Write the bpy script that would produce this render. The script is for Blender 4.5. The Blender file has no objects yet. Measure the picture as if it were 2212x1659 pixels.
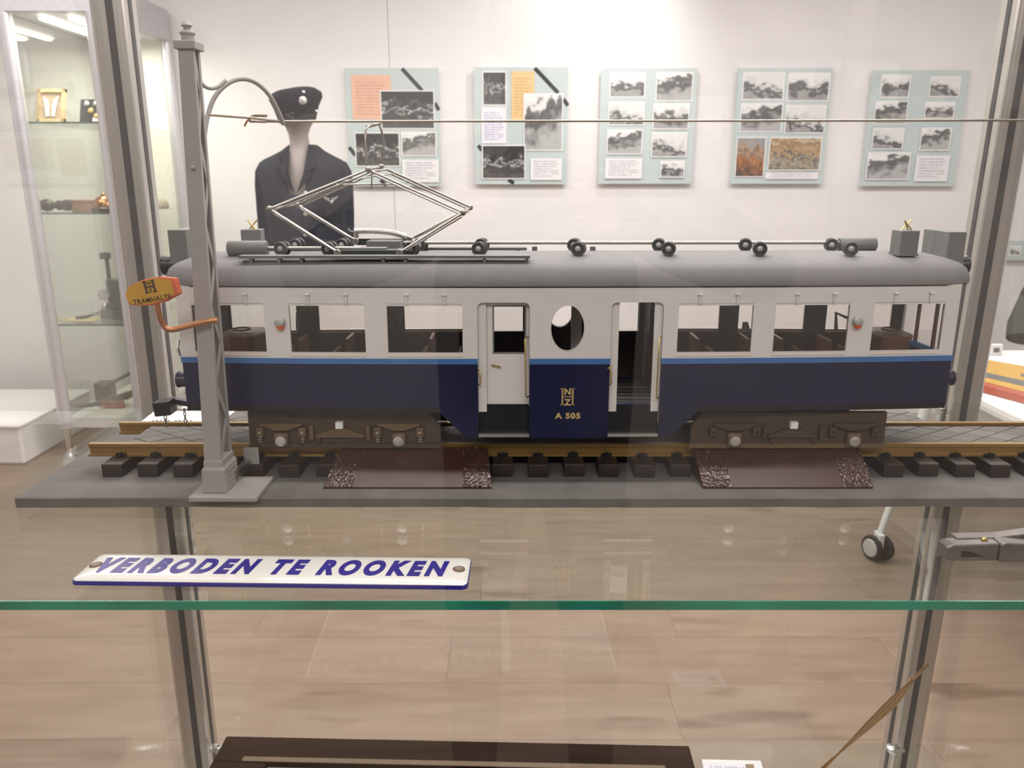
import bpy, bmesh, math, random
from mathutils import Vector, Matrix, noise
random.seed(7)
R = math.radians
scene = bpy.context.scene
col = scene.collection

# ---------------------------------------------------------------- camera, world, lights, exposure
S = 1.10                      # height of the upper glass shelf above the floor; z below counts from that shelf
F, PITCH, CAMH = 1700.0, R(14.66), 0.34
cam_d = bpy.data.cameras.new('camera'); cam = bpy.data.objects.new('camera', cam_d); col.objects.link(cam)
cam_d.sensor_width = 36.0; cam_d.lens = 36.0 * F / 2212.0
cam.location = (0, 0, CAMH + S); cam.rotation_euler = (math.pi / 2 - PITCH, 0, 0)
cam_d.dof.use_dof = True; cam_d.dof.focus_distance = 0.86; cam_d.dof.aperture_fstop = 12.0
cam_d.clip_start = 0.02
scene.camera = cam
scene.view_settings.view_transform = 'Standard'; scene.view_settings.look = 'None'
scene.view_settings.exposure = 0.0; scene.view_settings.gamma = 1.0; scene.view_settings.use_curve_mapping = False
w = bpy.data.worlds.new('world'); scene.world = w; w.use_nodes = True
w.node_tree.nodes['Background'].inputs[0].default_value = (1.0, 0.93, 0.85, 1)
w.node_tree.nodes['Background'].inputs[1].default_value = 0.05
scene.cycles.transparent_max_bounces = 32
scene.cycles.max_bounces = 10

CEIL = 1.75                   # ceiling height above the shelf
def area(name, loc, sx, sy, power, color=(1, .948, .943), rot=(0, 0, 0), spread=180):
    l = bpy.data.lights.new(name, 'AREA'); l.shape = 'RECTANGLE'; l.size = sx; l.size_y = sy
    l.energy = power; l.color = color; l.spread = R(spread)
    o = bpy.data.objects.new(name, l); col.objects.link(o)
    o.location = (loc[0], loc[1], loc[2] + S); o.rotation_euler = rot
    return o
def spot(name, loc, target, power, angle, blend=.6, color=(1, .96, .94), radius=.035):
    l = bpy.data.lights.new(name, 'SPOT'); l.energy = power; l.spot_size = R(angle); l.spot_blend = blend
    l.color = color; l.shadow_soft_size = radius
    o = bpy.data.objects.new(name, l); col.objects.link(o)
    o.location = (loc[0], loc[1], loc[2] + S)
    d = Vector(target) - Vector(loc); o.rotation_euler = d.to_track_quat('-Z', 'Y').to_euler()
    return o
# ceiling luminaires of the room
area('ceiling_lamp_rear', (-0.1, 3.1, CEIL - .05), 5.6, .5, 118)
area('ceiling_lamp_mid', (0.2, 1.95, CEIL - .05), 2.6, .5, 50)
area('ceiling_lamp_front', (0.0, -1.3, CEIL - .05), 3.2, .6, 60)
# track spot on the picture wall, and the lamps in the canopy of the showcase
spot('wall_spot', (0.62, 4.16, 1.62), (0.34, 4.78, 1.05), 30, 120, .9)

# ---------------------------------------------------------------- helpers
CY, SY = math.cos(PITCH), math.sin(PITCH)
def ray(px, py):
    cx, cy = (px - 1106) / F, -(py - 829.5) / F
    return Vector((cx, CY + cy * SY, -SY + cy * CY))
def pt(px, py, Y):            # the point at depth Y that the photograph shows at (px, py)
    d = ray(px, py); t = Y / d.y
    return Vector((t * d.x, Y, CAMH + t * d.z))
def pz(px, py, z):            # the same, on the level z
    d = ray(px, py); t = (z - CAMH) / d.z
    return Vector((t * d.x, t * d.y, z))

class MB:
    def __init__(s): s.v = []; s.f = []; s.uv = {}
    def add(s, vs, fs):
        n = len(s.v); s.v += [Vector(a) for a in vs]; s.f += [tuple(i + n for i in f) for f in fs]; return s
    def box(s, c, size, rot=None, taper=1.0):
        c = Vector(c); hx, hy, hz = [a / 2 for a in size]
        vs = []
        for z in (-1, 1):
            k = 1 if z < 0 else taper
            for x, y in ((-1, -1), (1, -1), (1, 1), (-1, 1)):
                p = Vector((x * hx * k, y * hy * k, z * hz))
                if rot is not None: p = rot @ p
                vs.append(c + p)
        return s.add(vs, [(3, 2, 1, 0), (4, 5, 6, 7), (0, 1, 5, 4), (1, 2, 6, 5), (2, 3, 7, 6), (3, 0, 4, 7)])
    def b2(s, a, b):          # box from two corners
        a, b = Vector(a), Vector(b); return s.box((a + b) / 2, [abs(q) for q in (b - a)])
    def tube(s, pts, r, n=8, cap=True):
        pts = [Vector(p) for p in pts]; m = len(pts)
        rs = r if isinstance(r, (list, tuple)) else [r] * m
        ref = Vector((0, 0, 1)); vs = []; prev = None
        for i, p in enumerate(pts):
            t = (pts[min(i + 1, m - 1)] - pts[max(i - 1, 0)]).normalized()
            if prev is None:
                a = t.cross(ref if abs(t.z) < .9 else Vector((1, 0, 0))).normalized()
            else:
                a = (prev - t * prev.dot(t)).normalized()
            prev = a; b = t.cross(a)
            for k in range(n):
                q = 2 * math.pi * k / n
                vs.append(p + (a * math.cos(q) + b * math.sin(q)) * rs[i])
        fs = []
        for i in range(m - 1):
            for k in range(n):
                k2 = (k + 1) % n
                fs.append((i * n + k, i * n + k2, (i + 1) * n + k2, (i + 1) * n + k))
        if cap: fs += [tuple(range(n))[::-1], tuple((m - 1) * n + k for k in range(n))]
        return s.add(vs, fs)
    def lathe(s, prof, o, axis=(0, 0, 1), n=20):   # prof: (radius, height) along axis from o
        ax = Vector(axis).normalized(); o = Vector(o)
        a = ax.cross(Vector((0, 0, 1)) if abs(ax.z) < .9 else Vector((1, 0, 0))).normalized(); b = ax.cross(a)
        vs = [o + ax * h + (a * math.cos(2 * math.pi * k / n) + b * math.sin(2 * math.pi * k / n)) * r for r, h in prof for k in range(n)]
        fs = [(i * n + k, i * n + (k + 1) % n, (i + 1) * n + (k + 1) % n, (i + 1) * n + k) for i in range(len(prof) - 1) for k in range(n)]
        fs += [tuple(range(n))[::-1], tuple((len(prof) - 1) * n + k for k in range(n))]
        return s.add(vs, fs)
    def prism(s, poly, ext):  # polygon of 3d points pushed along ext
        poly = [Vector(p) for p in poly]; n = len(poly); e = Vector(ext)
        fs = [tuple(range(n))[::-1], tuple(n + i for i in range(n))]
        fs += [(i, (i + 1) % n, n + (i + 1) % n, n + i) for i in range(n)]
        return s.add(poly + [p + e for p in poly], fs)
    def loft(s, rings, cap=True):
        n = len(rings[0]); vs = [Vector(p) for r in rings for p in r]
        fs = [(i * n + k, i * n + (k + 1) % n, (i + 1) * n + (k + 1) % n, (i + 1) * n + k) for i in range(len(rings) - 1) for k in range(n)]
        if cap: fs += [tuple(range(n))[::-1], tuple((len(rings) - 1) * n + k for k in range(n))]
        return s.add(vs, fs)
    def quad(s, p00, p10, p11, p01):   # a flat print with uv 0..1
        n = len(s.f); s.add([p00, p10, p11, p01], [(0, 1, 2, 3)]); s.uv[n] = ((0, 0), (1, 0), (1, 1), (0, 1)); return s

def wloc(o):
    l = Vector((0, 0, 0))
    while o: l += o.location; o = o.parent
    return l
def tag(o, label=None, cat=None, group=None, kind=None):
    if label: o['label'] = label
    if cat: o['category'] = cat
    if group: o['group'] = group
    if kind: o['kind'] = kind
    return o
def obj(name, mb, m, parent=None, smooth=0, bevel=0, label=None):
    me = bpy.data.meshes.new(name)
    off = Vector((0, 0, S)) - wloc(parent)
    org = Vector((0, 0, 0))
    if parent is None:        # a one-mesh thing has its origin at its base
        xs = [v.x for v in mb.v]; ys = [v.y for v in mb.v]; zs = [v.z for v in mb.v]
        org = Vector(((min(xs) + max(xs)) / 2, (min(ys) + max(ys)) / 2, min(zs) + S))
    me.from_pydata([tuple(v + off - org) for v in mb.v], [], mb.f)
    if mb.uv:
        ul = me.uv_layers.new(name='UVMap')
        for fi, uvs in mb.uv.items():
            for li, uv in zip(me.polygons[fi].loop_indices, uvs): ul.data[li].uv = uv
    bm = bmesh.new(); bm.from_mesh(me)
    if not mb.uv: bmesh.ops.recalc_face_normals(bm, faces=bm.faces)
    bm.to_mesh(me); bm.free()
    if smooth:
        me.shade_smooth(); me.set_sharp_from_angle(angle=R(smooth))
    me.materials.append(m)
    o = bpy.data.objects.new(name, me); col.objects.link(o); o.parent = parent
    if parent is None: o.location = org
    if bevel:
        md = o.modifiers.new('bevel', 'BEVEL'); md.width = bevel; md.segments = 2; md.limit_method = 'ANGLE'; md.angle_limit = R(40)
    if label: o['label'] = label
    return o
def thing(name, loc, label, cat, group=None, kind=None):
    o = bpy.data.objects.new(name, None); col.objects.link(o)
    o.location = (loc[0], loc[1], loc[2] + S); o.empty_display_size = .02
    return tag(o, label, cat, group, kind)
def clone(src, parent, loc):  # a copy of a part with shared mesh, moved by loc
    c = src.copy(); col.objects.link(c); c.parent = parent; c.location = loc
    return c
def text_mb(body, size, O, U, Vv, shear=0.0, offset=0.0, depth=0.0004, width=None, sx=1.0, align='CENTER', space=1.0):
    cu = bpy.data.curves.new('t', 'FONT'); cu.body = body; cu.size = 1; cu.shear = shear; cu.offset = offset
    cu.align_x = align; cu.align_y = 'CENTER'; cu.space_character = space; cu.extrude = .5; cu.resolution_u = 4
    ob = bpy.data.objects.new('t', cu); col.objects.link(ob)
    dg = bpy.context.evaluated_depsgraph_get(); dg.update()
    me = ob.evaluated_get(dg).to_mesh()
    vs = [v.co.copy() for v in me.vertices]; fs = [tuple(p.vertices) for p in me.polygons]
    ob.evaluated_get(dg).to_mesh_clear(); bpy.data.objects.remove(ob); bpy.data.curves.remove(cu)
    x0, x1 = min(v.x for v in vs), max(v.x for v in vs); y0, y1 = min(v.y for v in vs), max(v.y for v in vs)
    U, Vv, O = Vector(U).normalized(), Vector(Vv).normalized(), Vector(O); N = U.cross(Vv)
    k = size / (y1 - y0); kx = k * sx if width is None else width / (x1 - x0)
    mb = MB()
    mb.add([O + U * (v.x - (x0 + x1) / 2) * kx + Vv * (v.y - (y0 + y1) / 2) * k + N * (v.z + .5) * depth for v in vs], fs)
    return mb

# ---------------------------------------------------------------- materials
MAT = {}
def mat(name, c, rough=.5, metal=0.0, var=0.06, scale=40, bump=0.0, bscale=200, stretch=(1, 1, 1), coat=0.0, emit=0, spec=.5, rnd=0.0):
    if name in MAT: return MAT[name]
    m = bpy.data.materials.new(name); m.use_nodes = True; nt = m.node_tree; n = nt.nodes; L = nt.links
    p = n['Principled BSDF']; p.inputs['Roughness'].default_value = rough; p.inputs['Metallic'].default_value = metal
    p.inputs['Specular IOR Level'].default_value = spec
    p.inputs['Coat Weight'].default_value = coat; p.inputs['Coat Roughness'].default_value = .12
    tc = n.new('ShaderNodeTexCoord'); mp = n.new('ShaderNodeMapping'); mp.inputs['Scale'].default_value = stretch
    L.new(tc.outputs['Object'], mp.inputs['Vector'])
    nz = n.new('ShaderNodeTexNoise'); nz.inputs['Scale'].default_value = scale; nz.inputs['Detail'].default_value = 4
    L.new(mp.outputs[0], nz.inputs['Vector'])
    rp = n.new('ShaderNodeValToRGB')
    a = [max(0, q * (1 - var)) for q in c]; b = [min(1, q * (1 + var)) for q in c]
    rp.color_ramp.elements[0].position = .3; rp.color_ramp.elements[1].position = .7
    rp.color_ramp.elements[0].color = (*a, 1); rp.color_ramp.elements[1].color = (*b, 1)
    L.new(nz.outputs['Fac'], rp.inputs[0]); out = rp.outputs[0]
    if rnd:
        oi = n.new('ShaderNodeObjectInfo'); hs = n.new('ShaderNodeHueSaturation')
        mr = n.new('ShaderNodeMapRange'); mr.inputs['To Min'].default_value = 1 - rnd; mr.inputs['To Max'].default_value = 1 + rnd
        L.new(oi.outputs['Random'], mr.inputs['Value']); L.new(mr.outputs[0], hs.inputs['Value']); L.new(out, hs.inputs['Color']); out = hs.outputs[0]
    L.new(out, p.inputs['Base Color'])
    if bump:
        nb = n.new('ShaderNodeTexNoise'); nb.inputs['Scale'].default_value = bscale; nb.inputs['Detail'].default_value = 3
        L.new(mp.outputs[0], nb.inputs['Vector'])
        bp = n.new('ShaderNodeBump'); bp.inputs['Strength'].default_value = bump; bp.inputs['Distance'].default_value = .002
        L.new(nb.outputs['Fac'], bp.inputs['Height']); L.new(bp.outputs[0], p.inputs['Normal'])
    if emit:
        p.inputs['Emission Color'].default_value = (*c, 1); p.inputs['Emission Strength'].default_value = emit
    MAT[name] = m; return m
def glass(name, tint=(1, 1, 1), ior=1.5, rough=0.0):
    if name in MAT: return MAT[name]
    m = bpy.data.materials.new(name); m.use_nodes = True; nt = m.node_tree; n = nt.nodes; L = nt.links
    n.remove(n['Principled BSDF']); out = n['Material Output']
    tr = n.new('ShaderNodeBsdfTransparent'); tr.inputs[0].default_value = (*tint, 1)
    gl = n.new('ShaderNodeBsdfGlossy'); gl.inputs['Roughness'].default_value = rough
    fr = n.new('ShaderNodeFresnel'); ge = n.new('ShaderNodeNewGeometry'); mr = n.new('ShaderNodeMapRange')
    mr.inputs['To Min'].default_value = ior; mr.inputs['To Max'].default_value = 1 / ior   # the same reflectance from both sides of a thin sheet
    L.new(ge.outputs['Backfacing'], mr.inputs['Value']); L.new(mr.outputs[0], fr.inputs['IOR'])
    mx = n.new('ShaderNodeMixShader'); L.new(fr.outputs[0], mx.inputs[0]); L.new(tr.outputs[0], mx.inputs[1]); L.new(gl.outputs[0], mx.inputs[2])
    L.new(mx.outputs[0], out.inputs['Surface']); MAT[name] = m; return m
def photo(name, stops, tilt=.25, nscale=5.0, tone=(1, 1, 1)):   # a printed photograph: bands of ground, trees and sky broken by noise
    m = bpy.data.materials.new(name); m.use_nodes = True; nt = m.node_tree; n = nt.nodes; L = nt.links
    p = n['Principled BSDF']; p.inputs['Roughness'].default_value = .35
    tc = n.new('ShaderNodeTexCoord'); sp = n.new('ShaderNodeSeparateXYZ'); L.new(tc.outputs['UV'], sp.inputs[0])
    oi = n.new('ShaderNodeObjectInfo'); ml = n.new('ShaderNodeMath'); ml.operation = 'MULTIPLY'; ml.inputs[1].default_value = 60
    L.new(oi.outputs['Random'], ml.inputs[0])
    nz = n.new('ShaderNodeTexNoise'); nz.noise_dimensions = '4D'; nz.inputs['Scale'].default_value = nscale; nz.inputs['Detail'].default_value = 5
    L.new(tc.outputs['UV'], nz.inputs['Vector']); L.new(ml.outputs[0], nz.inputs['W'])
    sb = n.new('ShaderNodeMath'); sb.operation = 'SUBTRACT'; sb.inputs[1].default_value = .5; L.new(nz.outputs['Fac'], sb.inputs[0])
    mu = n.new('ShaderNodeMath'); mu.operation = 'MULTIPLY_ADD'; mu.inputs[1].default_value = 1.5; L.new(sb.outputs[0], mu.inputs[0]); L.new(sp.outputs['Y'], mu.inputs[2])
    ab = n.new('ShaderNodeMath'); ab.operation = 'MULTIPLY_ADD'; ab.inputs[1].default_value = tilt; L.new(sp.outputs['X'], ab.inputs[0]); L.new(mu.outputs[0], ab.inputs[2])
    rp = n.new('ShaderNodeValToRGB'); e = rp.color_ramp.elements
    while len(e) < len(stops): e.new(.5)
    for el, (pos, v) in zip(e, stops):
        el.position = pos; c = v if isinstance(v, tuple) else (v, v, v); el.color = (c[0] * tone[0], c[1] * tone[1], c[2] * tone[2], 1)
    L.new(ab.outputs[0], rp.inputs[0]); L.new(rp.outputs[0], p.inputs['Base Color']); MAT[name] = m; return m
def lines_mat(name, paper, ink, rows, amount=.55, head=0):    # a sheet with rows of small print
    m = bpy.data.materials.new(name); m.use_nodes = True; nt = m.node_tree; n = nt.nodes; L = nt.links
    p = n['Principled BSDF']; p.inputs['Roughness'].default_value = .6
    tc = n.new('ShaderNodeTexCoord'); sp = n.new('ShaderNodeSeparateXYZ'); L.new(tc.outputs['UV'], sp.inputs[0])
    def M(op, a, b=None):
        q = n.new('ShaderNodeMath'); q.operation = op
        for i, x in enumerate((a, b)):
            if x is None: continue
            if isinstance(x, (int, float)): q.inputs[i].default_value = x
            else: L.new(x, q.inputs[i])
        return q.outputs[0]
    fr = M('FRACT', M('MULTIPLY', sp.outputs['Y'], rows))
    row = M('FLOOR', M('MULTIPLY', sp.outputs['Y'], rows))
    mp = n.new('ShaderNodeCombineXYZ'); L.new(M('MULTIPLY', sp.outputs['X'], 26), mp.inputs[0]); L.new(M('MULTIPLY', row, 7.3), mp.inputs[1])
    nz = n.new('ShaderNodeTexNoise'); nz.inputs['Scale'].default_value = 1.0; L.new(mp.outputs[0], nz.inputs['Vector'])
    ink_f = M('MULTIPLY', M('GREATER_THAN', fr, .45), M('GREATER_THAN', nz.outputs['Fac'], .42))
    wid = n.new('ShaderNodeTexWhiteNoise'); wid.noise_dimensions = '1D'; L.new(row, wid.inputs['W'])
    lim = M('ADD', M('MULTIPLY', wid.outputs['Value'], .25), .68)
    ink_f = M('MULTIPLY', ink_f, M('LESS_THAN', sp.outputs['X'], lim))
    for c_, lo, hi in ((sp.outputs['X'], .09, .93), (sp.outputs['Y'], .1, .9)):
        ink_f = M('MULTIPLY', ink_f, M('MULTIPLY', M('GREATER_THAN', c_, lo), M('LESS_THAN', c_, hi)))
    mx = n.new('ShaderNodeMix'); mx.data_type = 'RGBA'; L.new(M('MULTIPLY', ink_f, amount), mx.inputs['Factor'])
    mx.inputs['A'].default_value = (*paper, 1); mx.inputs['B'].default_value = (*ink, 1)
    L.new(mx.outputs['Result'], p.inputs['Base Color']); MAT[name] = m; return m

G_CASE = glass('clear_showcase_glass', (.985, .99, .985), 1.5)
G_SHELF = glass('shelf_glass', (.955, .98, .965), 1.5)
G_WIN = glass('window_perspex', (.985, .98, .975), 1.5)
G_CAB = glass('cabinet_glass', (.96, .975, .955), 1.5)
ALU = mat('brushed_aluminium', (.62, .59, .56), .34, .85, .04, 300, stretch=(1, 1, .02))
ALU_D = mat('aluminium_slot_shadow_gasket', (.075, .07, .068), .6, 0, .1)  # dark colour stands for the shadow inside the post grooves
CHROME = mat('polished_steel', (.72, .70, .68), .22, 1.0, .03)
STEEL = mat('nickel_rod', (.40, .375, .35), .32, 1.0, .08, 120)
BRASS = mat('brass', (.62, .44, .16), .32, 1.0, .08)
GOLD = mat('gold_paint', (.62, .44, .18), .45, .2, .08)
WALL = mat('matt_white_wall_paint', (.80, .78, .778), .85, 0, .015, 6)
CEILM = mat('white_ceiling', (.82, .80, .78), .9, 0, .01)
OAK = None
CREAM = mat('cream_grey_paint', (.74, .71, .685), .42, 0, .02, 60, coat=.15)
BLUE = mat('dark_navy_paint', (.005, .008, .045), .32, 0, .1, 40, coat=.2)
LBLUE = mat('sky_blue_paint', (.055, .17, .42), .4, 0, .06, 60)
BLACK = mat('black_paint', (.008, .008, .009), .38, 0, .1, 60)
ROOF = mat('roof_grey_paint', (.222, .214, .218), .7, 0, .035, 60, bump=.10, bscale=260, spec=.15)
DGREY = mat('dark_grey_paint', (.13, .13, .13), .55, 0, .1, 60)
MGREY = mat('slate_grey_paint', (.165, .165, .16), .55, 0, .06, 60)
GREEN = mat('dark_green_grey_paint', (.045, .05, .047), .5, 0, .1)
BOGIE = mat('brown_bogie_paint', (.062, .040, .021), .55, 0, .12, 60)
BOGIE_L = mat('ochre_bogie_paint', (.135, .088, .042), .55, 0, .1, 60)
RAIL = mat('ochre_rail', (.30, .175, .05), .42, .35, .15, 40, stretch=(.1, 1, 1))
SLEEPER = mat('dark_stained_sleeper', (.026, .016, .011), .55, 0, .3, 60, bump=.3, stretch=(1, .15, 1))
BOARD = mat('grey_painted_board', (.145, .134, .126), .8, 0, .16, 26, bump=.25, bscale=90)
PAVE = mat('grey_paving', (.155, .14, .127), .7, 0, .12, 40, rnd=.12)
PAVE_J = mat('dark_joint', (.012, .012, .013), .9)
RAMP = mat('dark_oxblood_varnish', (.060, .026, .023), .30, 0, .15, 50)
RAMP_C = mat('hammered_oxblood_varnish', (.06, .028, .022), .24, 0, .2, 90)
MASTM = mat('warm_grey_mast_paint', (.34, .315, .295), .6, 0, .04, 50)
COPPER = mat('copper_rod', (.52, .24, .12), .38, .8, .15, 60)
LINING = mat('dark_mahogany_lining', (.030, .016, .011), .45, 0, .2, 60)
SEATM = mat('red_brown_seat', (.115, .040, .018), .5, 0, .15, 60)
SILL = mat('pinkish_white_sill', (.78, .70, .66), .45, 0, .03)
ENAMEL = mat('white_enamel', (.74, .72, .68), .16, 0, .015, 8, coat=.5)
ENBLUE = mat('cobalt_enamel', (.025, .018, .24), .2, 0, .08, 40, coat=.5)
WHITE = mat('white_lacquer', (.84, .82, .80), .45, 0, .02)
PAPER = mat('white_paper', (.85, .84, .82), .7, 0, .02)
NAVYCLOTH = mat('navy_wool_cloth', (.022, .024, .034), .9, 0, .12, 300, bump=.2, bscale=900, spec=.2)
CAPM = mat('black_wool_cloth', (.014, .015, .022), .85, 0, .12, 300, spec=.2)
SKINM = mat('taupe_mannequin', (.33, .29, .27), .6, 0, .05)
SILVER = mat('silver_badge', (.75, .73, .72), .3, .9, .04)
PALEBLUE = mat('pale_blue_mount_board', (.52, .60, .60), .6, 0, .02)
EDGE = mat('green_glass_edge', (.02, .24, .155), .12, 0, .35, 9, stretch=(1, 1, .1), coat=.8)

# ---------------------------------------------------------------- the room
FLZ = -S; WY = 4.80; XL, XR, YB = -3.7, 3.6, -2.3
def structure(name, mb, m, parent=None, **k):
    o = obj(name, mb, m, parent, **k); o['kind'] = 'structure'; return o
OAKM = bpy.data.materials.new('light_oak_laminate'); OAKM.use_nodes = True
def build_oak(m):
    nt = m.node_tree; n = nt.nodes; L = nt.links; p = n['Principled BSDF']; p.inputs['Roughness'].default_value = .38
    tc = n.new('ShaderNodeTexCoord'); oi = n.new('ShaderNodeObjectInfo')
    ml = n.new('ShaderNodeMath'); ml.operation = 'MULTIPLY'; ml.inputs[1].default_value = 90; L.new(oi.outputs['Random'], ml.inputs[0])
    def nz(sc, stretch, det):
        mp = n.new('ShaderNodeMapping'); mp.inputs['Scale'].default_value = stretch; L.new(tc.outputs['Object'], mp.inputs[0])
        t = n.new('ShaderNodeTexNoise'); t.noise_dimensions = '4D'; t.inputs['Scale'].default_value = sc; t.inputs['Detail'].default_value = det
        L.new(mp.outputs[0], t.inputs['Vector']); L.new(ml.outputs[0], t.inputs['W']); return t.outputs['Fac']
    a = nz(3.0, (1.1, 7, 1), 4); b = nz(2.2, (1.2, 5, 1), 2)
    r1 = n.new('ShaderNodeValToRGB'); e = r1.color_ramp.elements
    e[0].position = .25; e[0].color = (.215, .150, .102, 1); e[1].position = .72; e[1].color = (.29, .215, .156, 1)
    L.new(a, r1.inputs[0])
    r2 = n.new('ShaderNodeValToRGB'); e = r2.color_ramp.elements; e[0].position = .26; e[0].color = (.62, .56, .50, 1); e[1].position = .38; e[1].color = (1, 1, 1, 1); L.new(b, r2.inputs[0])
    mx = n.new('ShaderNodeMix'); mx.data_type = 'RGBA'; mx.blend_type = 'MULTIPLY'; mx.inputs['Factor'].default_value = 1
    L.new(r1.outputs[0], mx.inputs['A']); L.new(r2.outputs[0], mx.inputs['B'])
    hs = n.new('ShaderNodeHueSaturation'); mr = n.new('ShaderNodeMapRange'); mr.inputs['To Min'].default_value = .96; mr.inputs['To Max'].default_value = 1.04
    L.new(oi.outputs['Random'], mr.inputs['Value']); L.new(mr.outputs[0], hs.inputs['Value']); L.new(mx.outputs['Result'], hs.inputs['Color'])
    L.new(hs.outputs[0], p.inputs['Base Color'])
build_oak(OAKM)
floor = structure('floor', MB().b2((XL, YB, FLZ - .06), (XR, WY, FLZ - .010)), mat('floor_joint', (.22, .158, .11), .8))
PW, PL = .24, 1.38
src = {}
row = 0; y = YB
while y < WY - .01:
    y1 = min(y + PW, WY); x = XL - (row * .47 % 1.0) * PL
    while x < XR - .01:
        x0, x1 = max(x, XL), min(x + PL, XR); x += PL
        if x1 - x0 < .02: continue
        key = (round(x1 - x0, 3), round(y1 - y, 3))
        if key not in src:
            mb = MB().b2((-(x1 - x0) / 2 + .0004, -(y1 - y) / 2 + .0004, -.010), ((x1 - x0) / 2 - .0004, (y1 - y) / 2 - .0004, 0))
            o = obj('plank', mb, OAKM, floor)
            for v in o.data.vertices: v.co -= Vector((0, 0, S)) - wloc(floor)
            src[key] = o
        else:
            o = src[key].copy(); col.objects.link(o)
        o.location = Vector(((x0 + x1) / 2, (y + y1) / 2, FLZ + S)) - wloc(floor)
    y = y1; row += 1
SEAM = pt(839, 80, WY).x
wb = structure('wall_back', MB().b2((XL, WY + .02, FLZ), (XR, WY + .12, CEIL)), mat('wall_joint', (.45, .43, .41), .9))
for a_, b_ in ((XL, SEAM - .0014), (SEAM + .0014, XR)):
    obj('wall_panel', MB().b2((a_, WY, FLZ), (b_, WY + .02, CEIL)), WALL, wb)
structure('wall_left', MB().b2((XL - .1, YB, FLZ), (XL, WY, CEIL)), WALL)
structure('wall_right', MB().b2((XR, YB, FLZ), (XR + .1, WY, CEIL)), WALL)
structure('wall_front', MB().b2((XL, YB - .1, FLZ), (XR, YB, CEIL)), mat('beige_wall_paint', (.50, .47, .44), .85, 0, .02, 6))
structure('ceiling', MB().b2((XL, YB, CEIL), (XR, WY, CEIL + .1)), CEILM)
structure('baseboard_back', MB().b2((XL, WY - .014, FLZ), (XR, WY, FLZ + .07)), WHITE)

# ---------------------------------------------------------------- the showcase the tram stands in
CX0, CX1, CY0, CY1 = -.585, .738, .560, 1.225
PXL, PXR = pt(330, 500, CY1).x, pt(2109, 500, CY1).x
case = thing('glass_showcase', ((CX0 + CX1) / 2, (CY0 + CY1) / 2, FLZ), 'large glass showcase with grooved aluminium corner posts around the model tram', 'showcase')
def post_profile(out):    # slotted extrusion with a chamfered wing on its outer side; out = -1 left, 1 right
    h, g, d = .0205, .0052, .009
    q = [(-h, -h + .002), (-h + .002, -h), (-g, -h), (-g, -h + d), (g, -h + d), (g, -h), (h, -h), (h + .012, -h + .011), (h + .012, h), (-h, h), (-h, g), (-h + d, g), (-h + d, -g), (-h, -g)]
    return [(a * out, b) for a, b in q]
CTOP = .92
def post(x, y, out, lean=0.0):
    poly = [(x + a, y + b) for a, b in post_profile(out)]
    mb = MB().loft([[(a + lean * (FLZ + .06 - .1), b, FLZ + .06) for a, b in poly], [(a + lean * (CTOP - .1), b, CTOP) for a, b in poly]])
    o = obj('corner_post', mb, ALU, case, smooth=30)
    for cx_, cy_ in ((x, y - .0165), (x - out * .0165, y)):     # dark filling in each groove, the slot's shadow put into its colour
        m2 = MB().loft([[(cx_ + a + lean * (z - .1), cy_ + b, z) for a, b in ((-.005, -.005), (.005, -.005), (.005, .005), (-.005, .005))] for z in (FLZ + .06, CTOP)])
        obj('slot_shadow_gasket', m2, ALU_D, o)
    for k in (-.012, .0235):                                    # pressed ribs along the front
        m3 = MB().loft([[(x + out * k + a + lean * (z - .1), y - .0206 + b + (.0030 if k > 0 else 0), z) for a, b in ((-.0012, -.001), (.0012, -.001), (.0012, .002), (-.0012, .002))] for z in (FLZ + .06, CTOP)])
        obj('pressed_rib', m3, ALU, o)
post(PXL - .0165, CY1, -1, .0); post(PXR + .012, CY1, 1, .018); post(CX0 - .03, CY0, -1); post(CX1 + .03, CY0, 1)
obj('front_pane', MB().b2((CX0, CY0 + .002, FLZ + .06), (CX1, CY0 + .007, CTOP)), G_CASE, case)
obj('rear_pane', MB().b2((CX0 + .03, CY1 + .002, FLZ + .06), (CX1 - .03, CY1 + .006, CTOP)), G_CASE, case)
obj('side_pane', MB().b2((CX0 - .003, CY0 + .03, FLZ + .06), (CX0 + .002, CY1 - .03, CTOP)), G_CASE, case)
obj('side_pane', MB().b2((CX1 - .002, CY0 + .03, FLZ + .06), (CX1 + .003, CY1 - .03, CTOP)), G_CASE, case)
obj('plinth', MB().b2((CX0 - .03, CY0 - .03, FLZ), (CX1 + .03, CY1 + .03, FLZ + .06)), WHITE, case)
cp = MB(); cp.b2((CX0 - .03, CY0 - .03, CTOP), (CX1 + .03, CY1 + .03, CTOP + .09))
canopy = obj('canopy', cp, mat('canopy_grey', (.55, .54, .55), .5), case)
LED = mat('led_diffuser', (1, .93, .84), .5, 0, 0, emit=9)
for yy in (.852,):
    obj('led_bar', MB().b2((CX0 + .08, yy - .014, CTOP - .012), (CX1 - .08, yy + .014, CTOP)), LED, canopy)
area('showcase_canopy_lamp', (.07, .852, CTOP - .02), 1.15, .022, 5.4, color=(1, .955, .92))
for zc in (-.012, -.642):
    for x_, sx in ((PXL, 1), (PXR, -1)):
        p = Vector((x_ + sx * .034, CY1 - .036, zc))
        k = obj('shelf_clip', MB().lathe([(.010, -.004), (.012, .0), (.011, .004), (.007, .006)], p, (0, 0, 1), 14), CHROME, case, smooth=40)
        obj('clip_arm', MB().box(p + Vector((-sx * .012, .01, -.006)), (.024, .014, .008)), CHROME, k)
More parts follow.
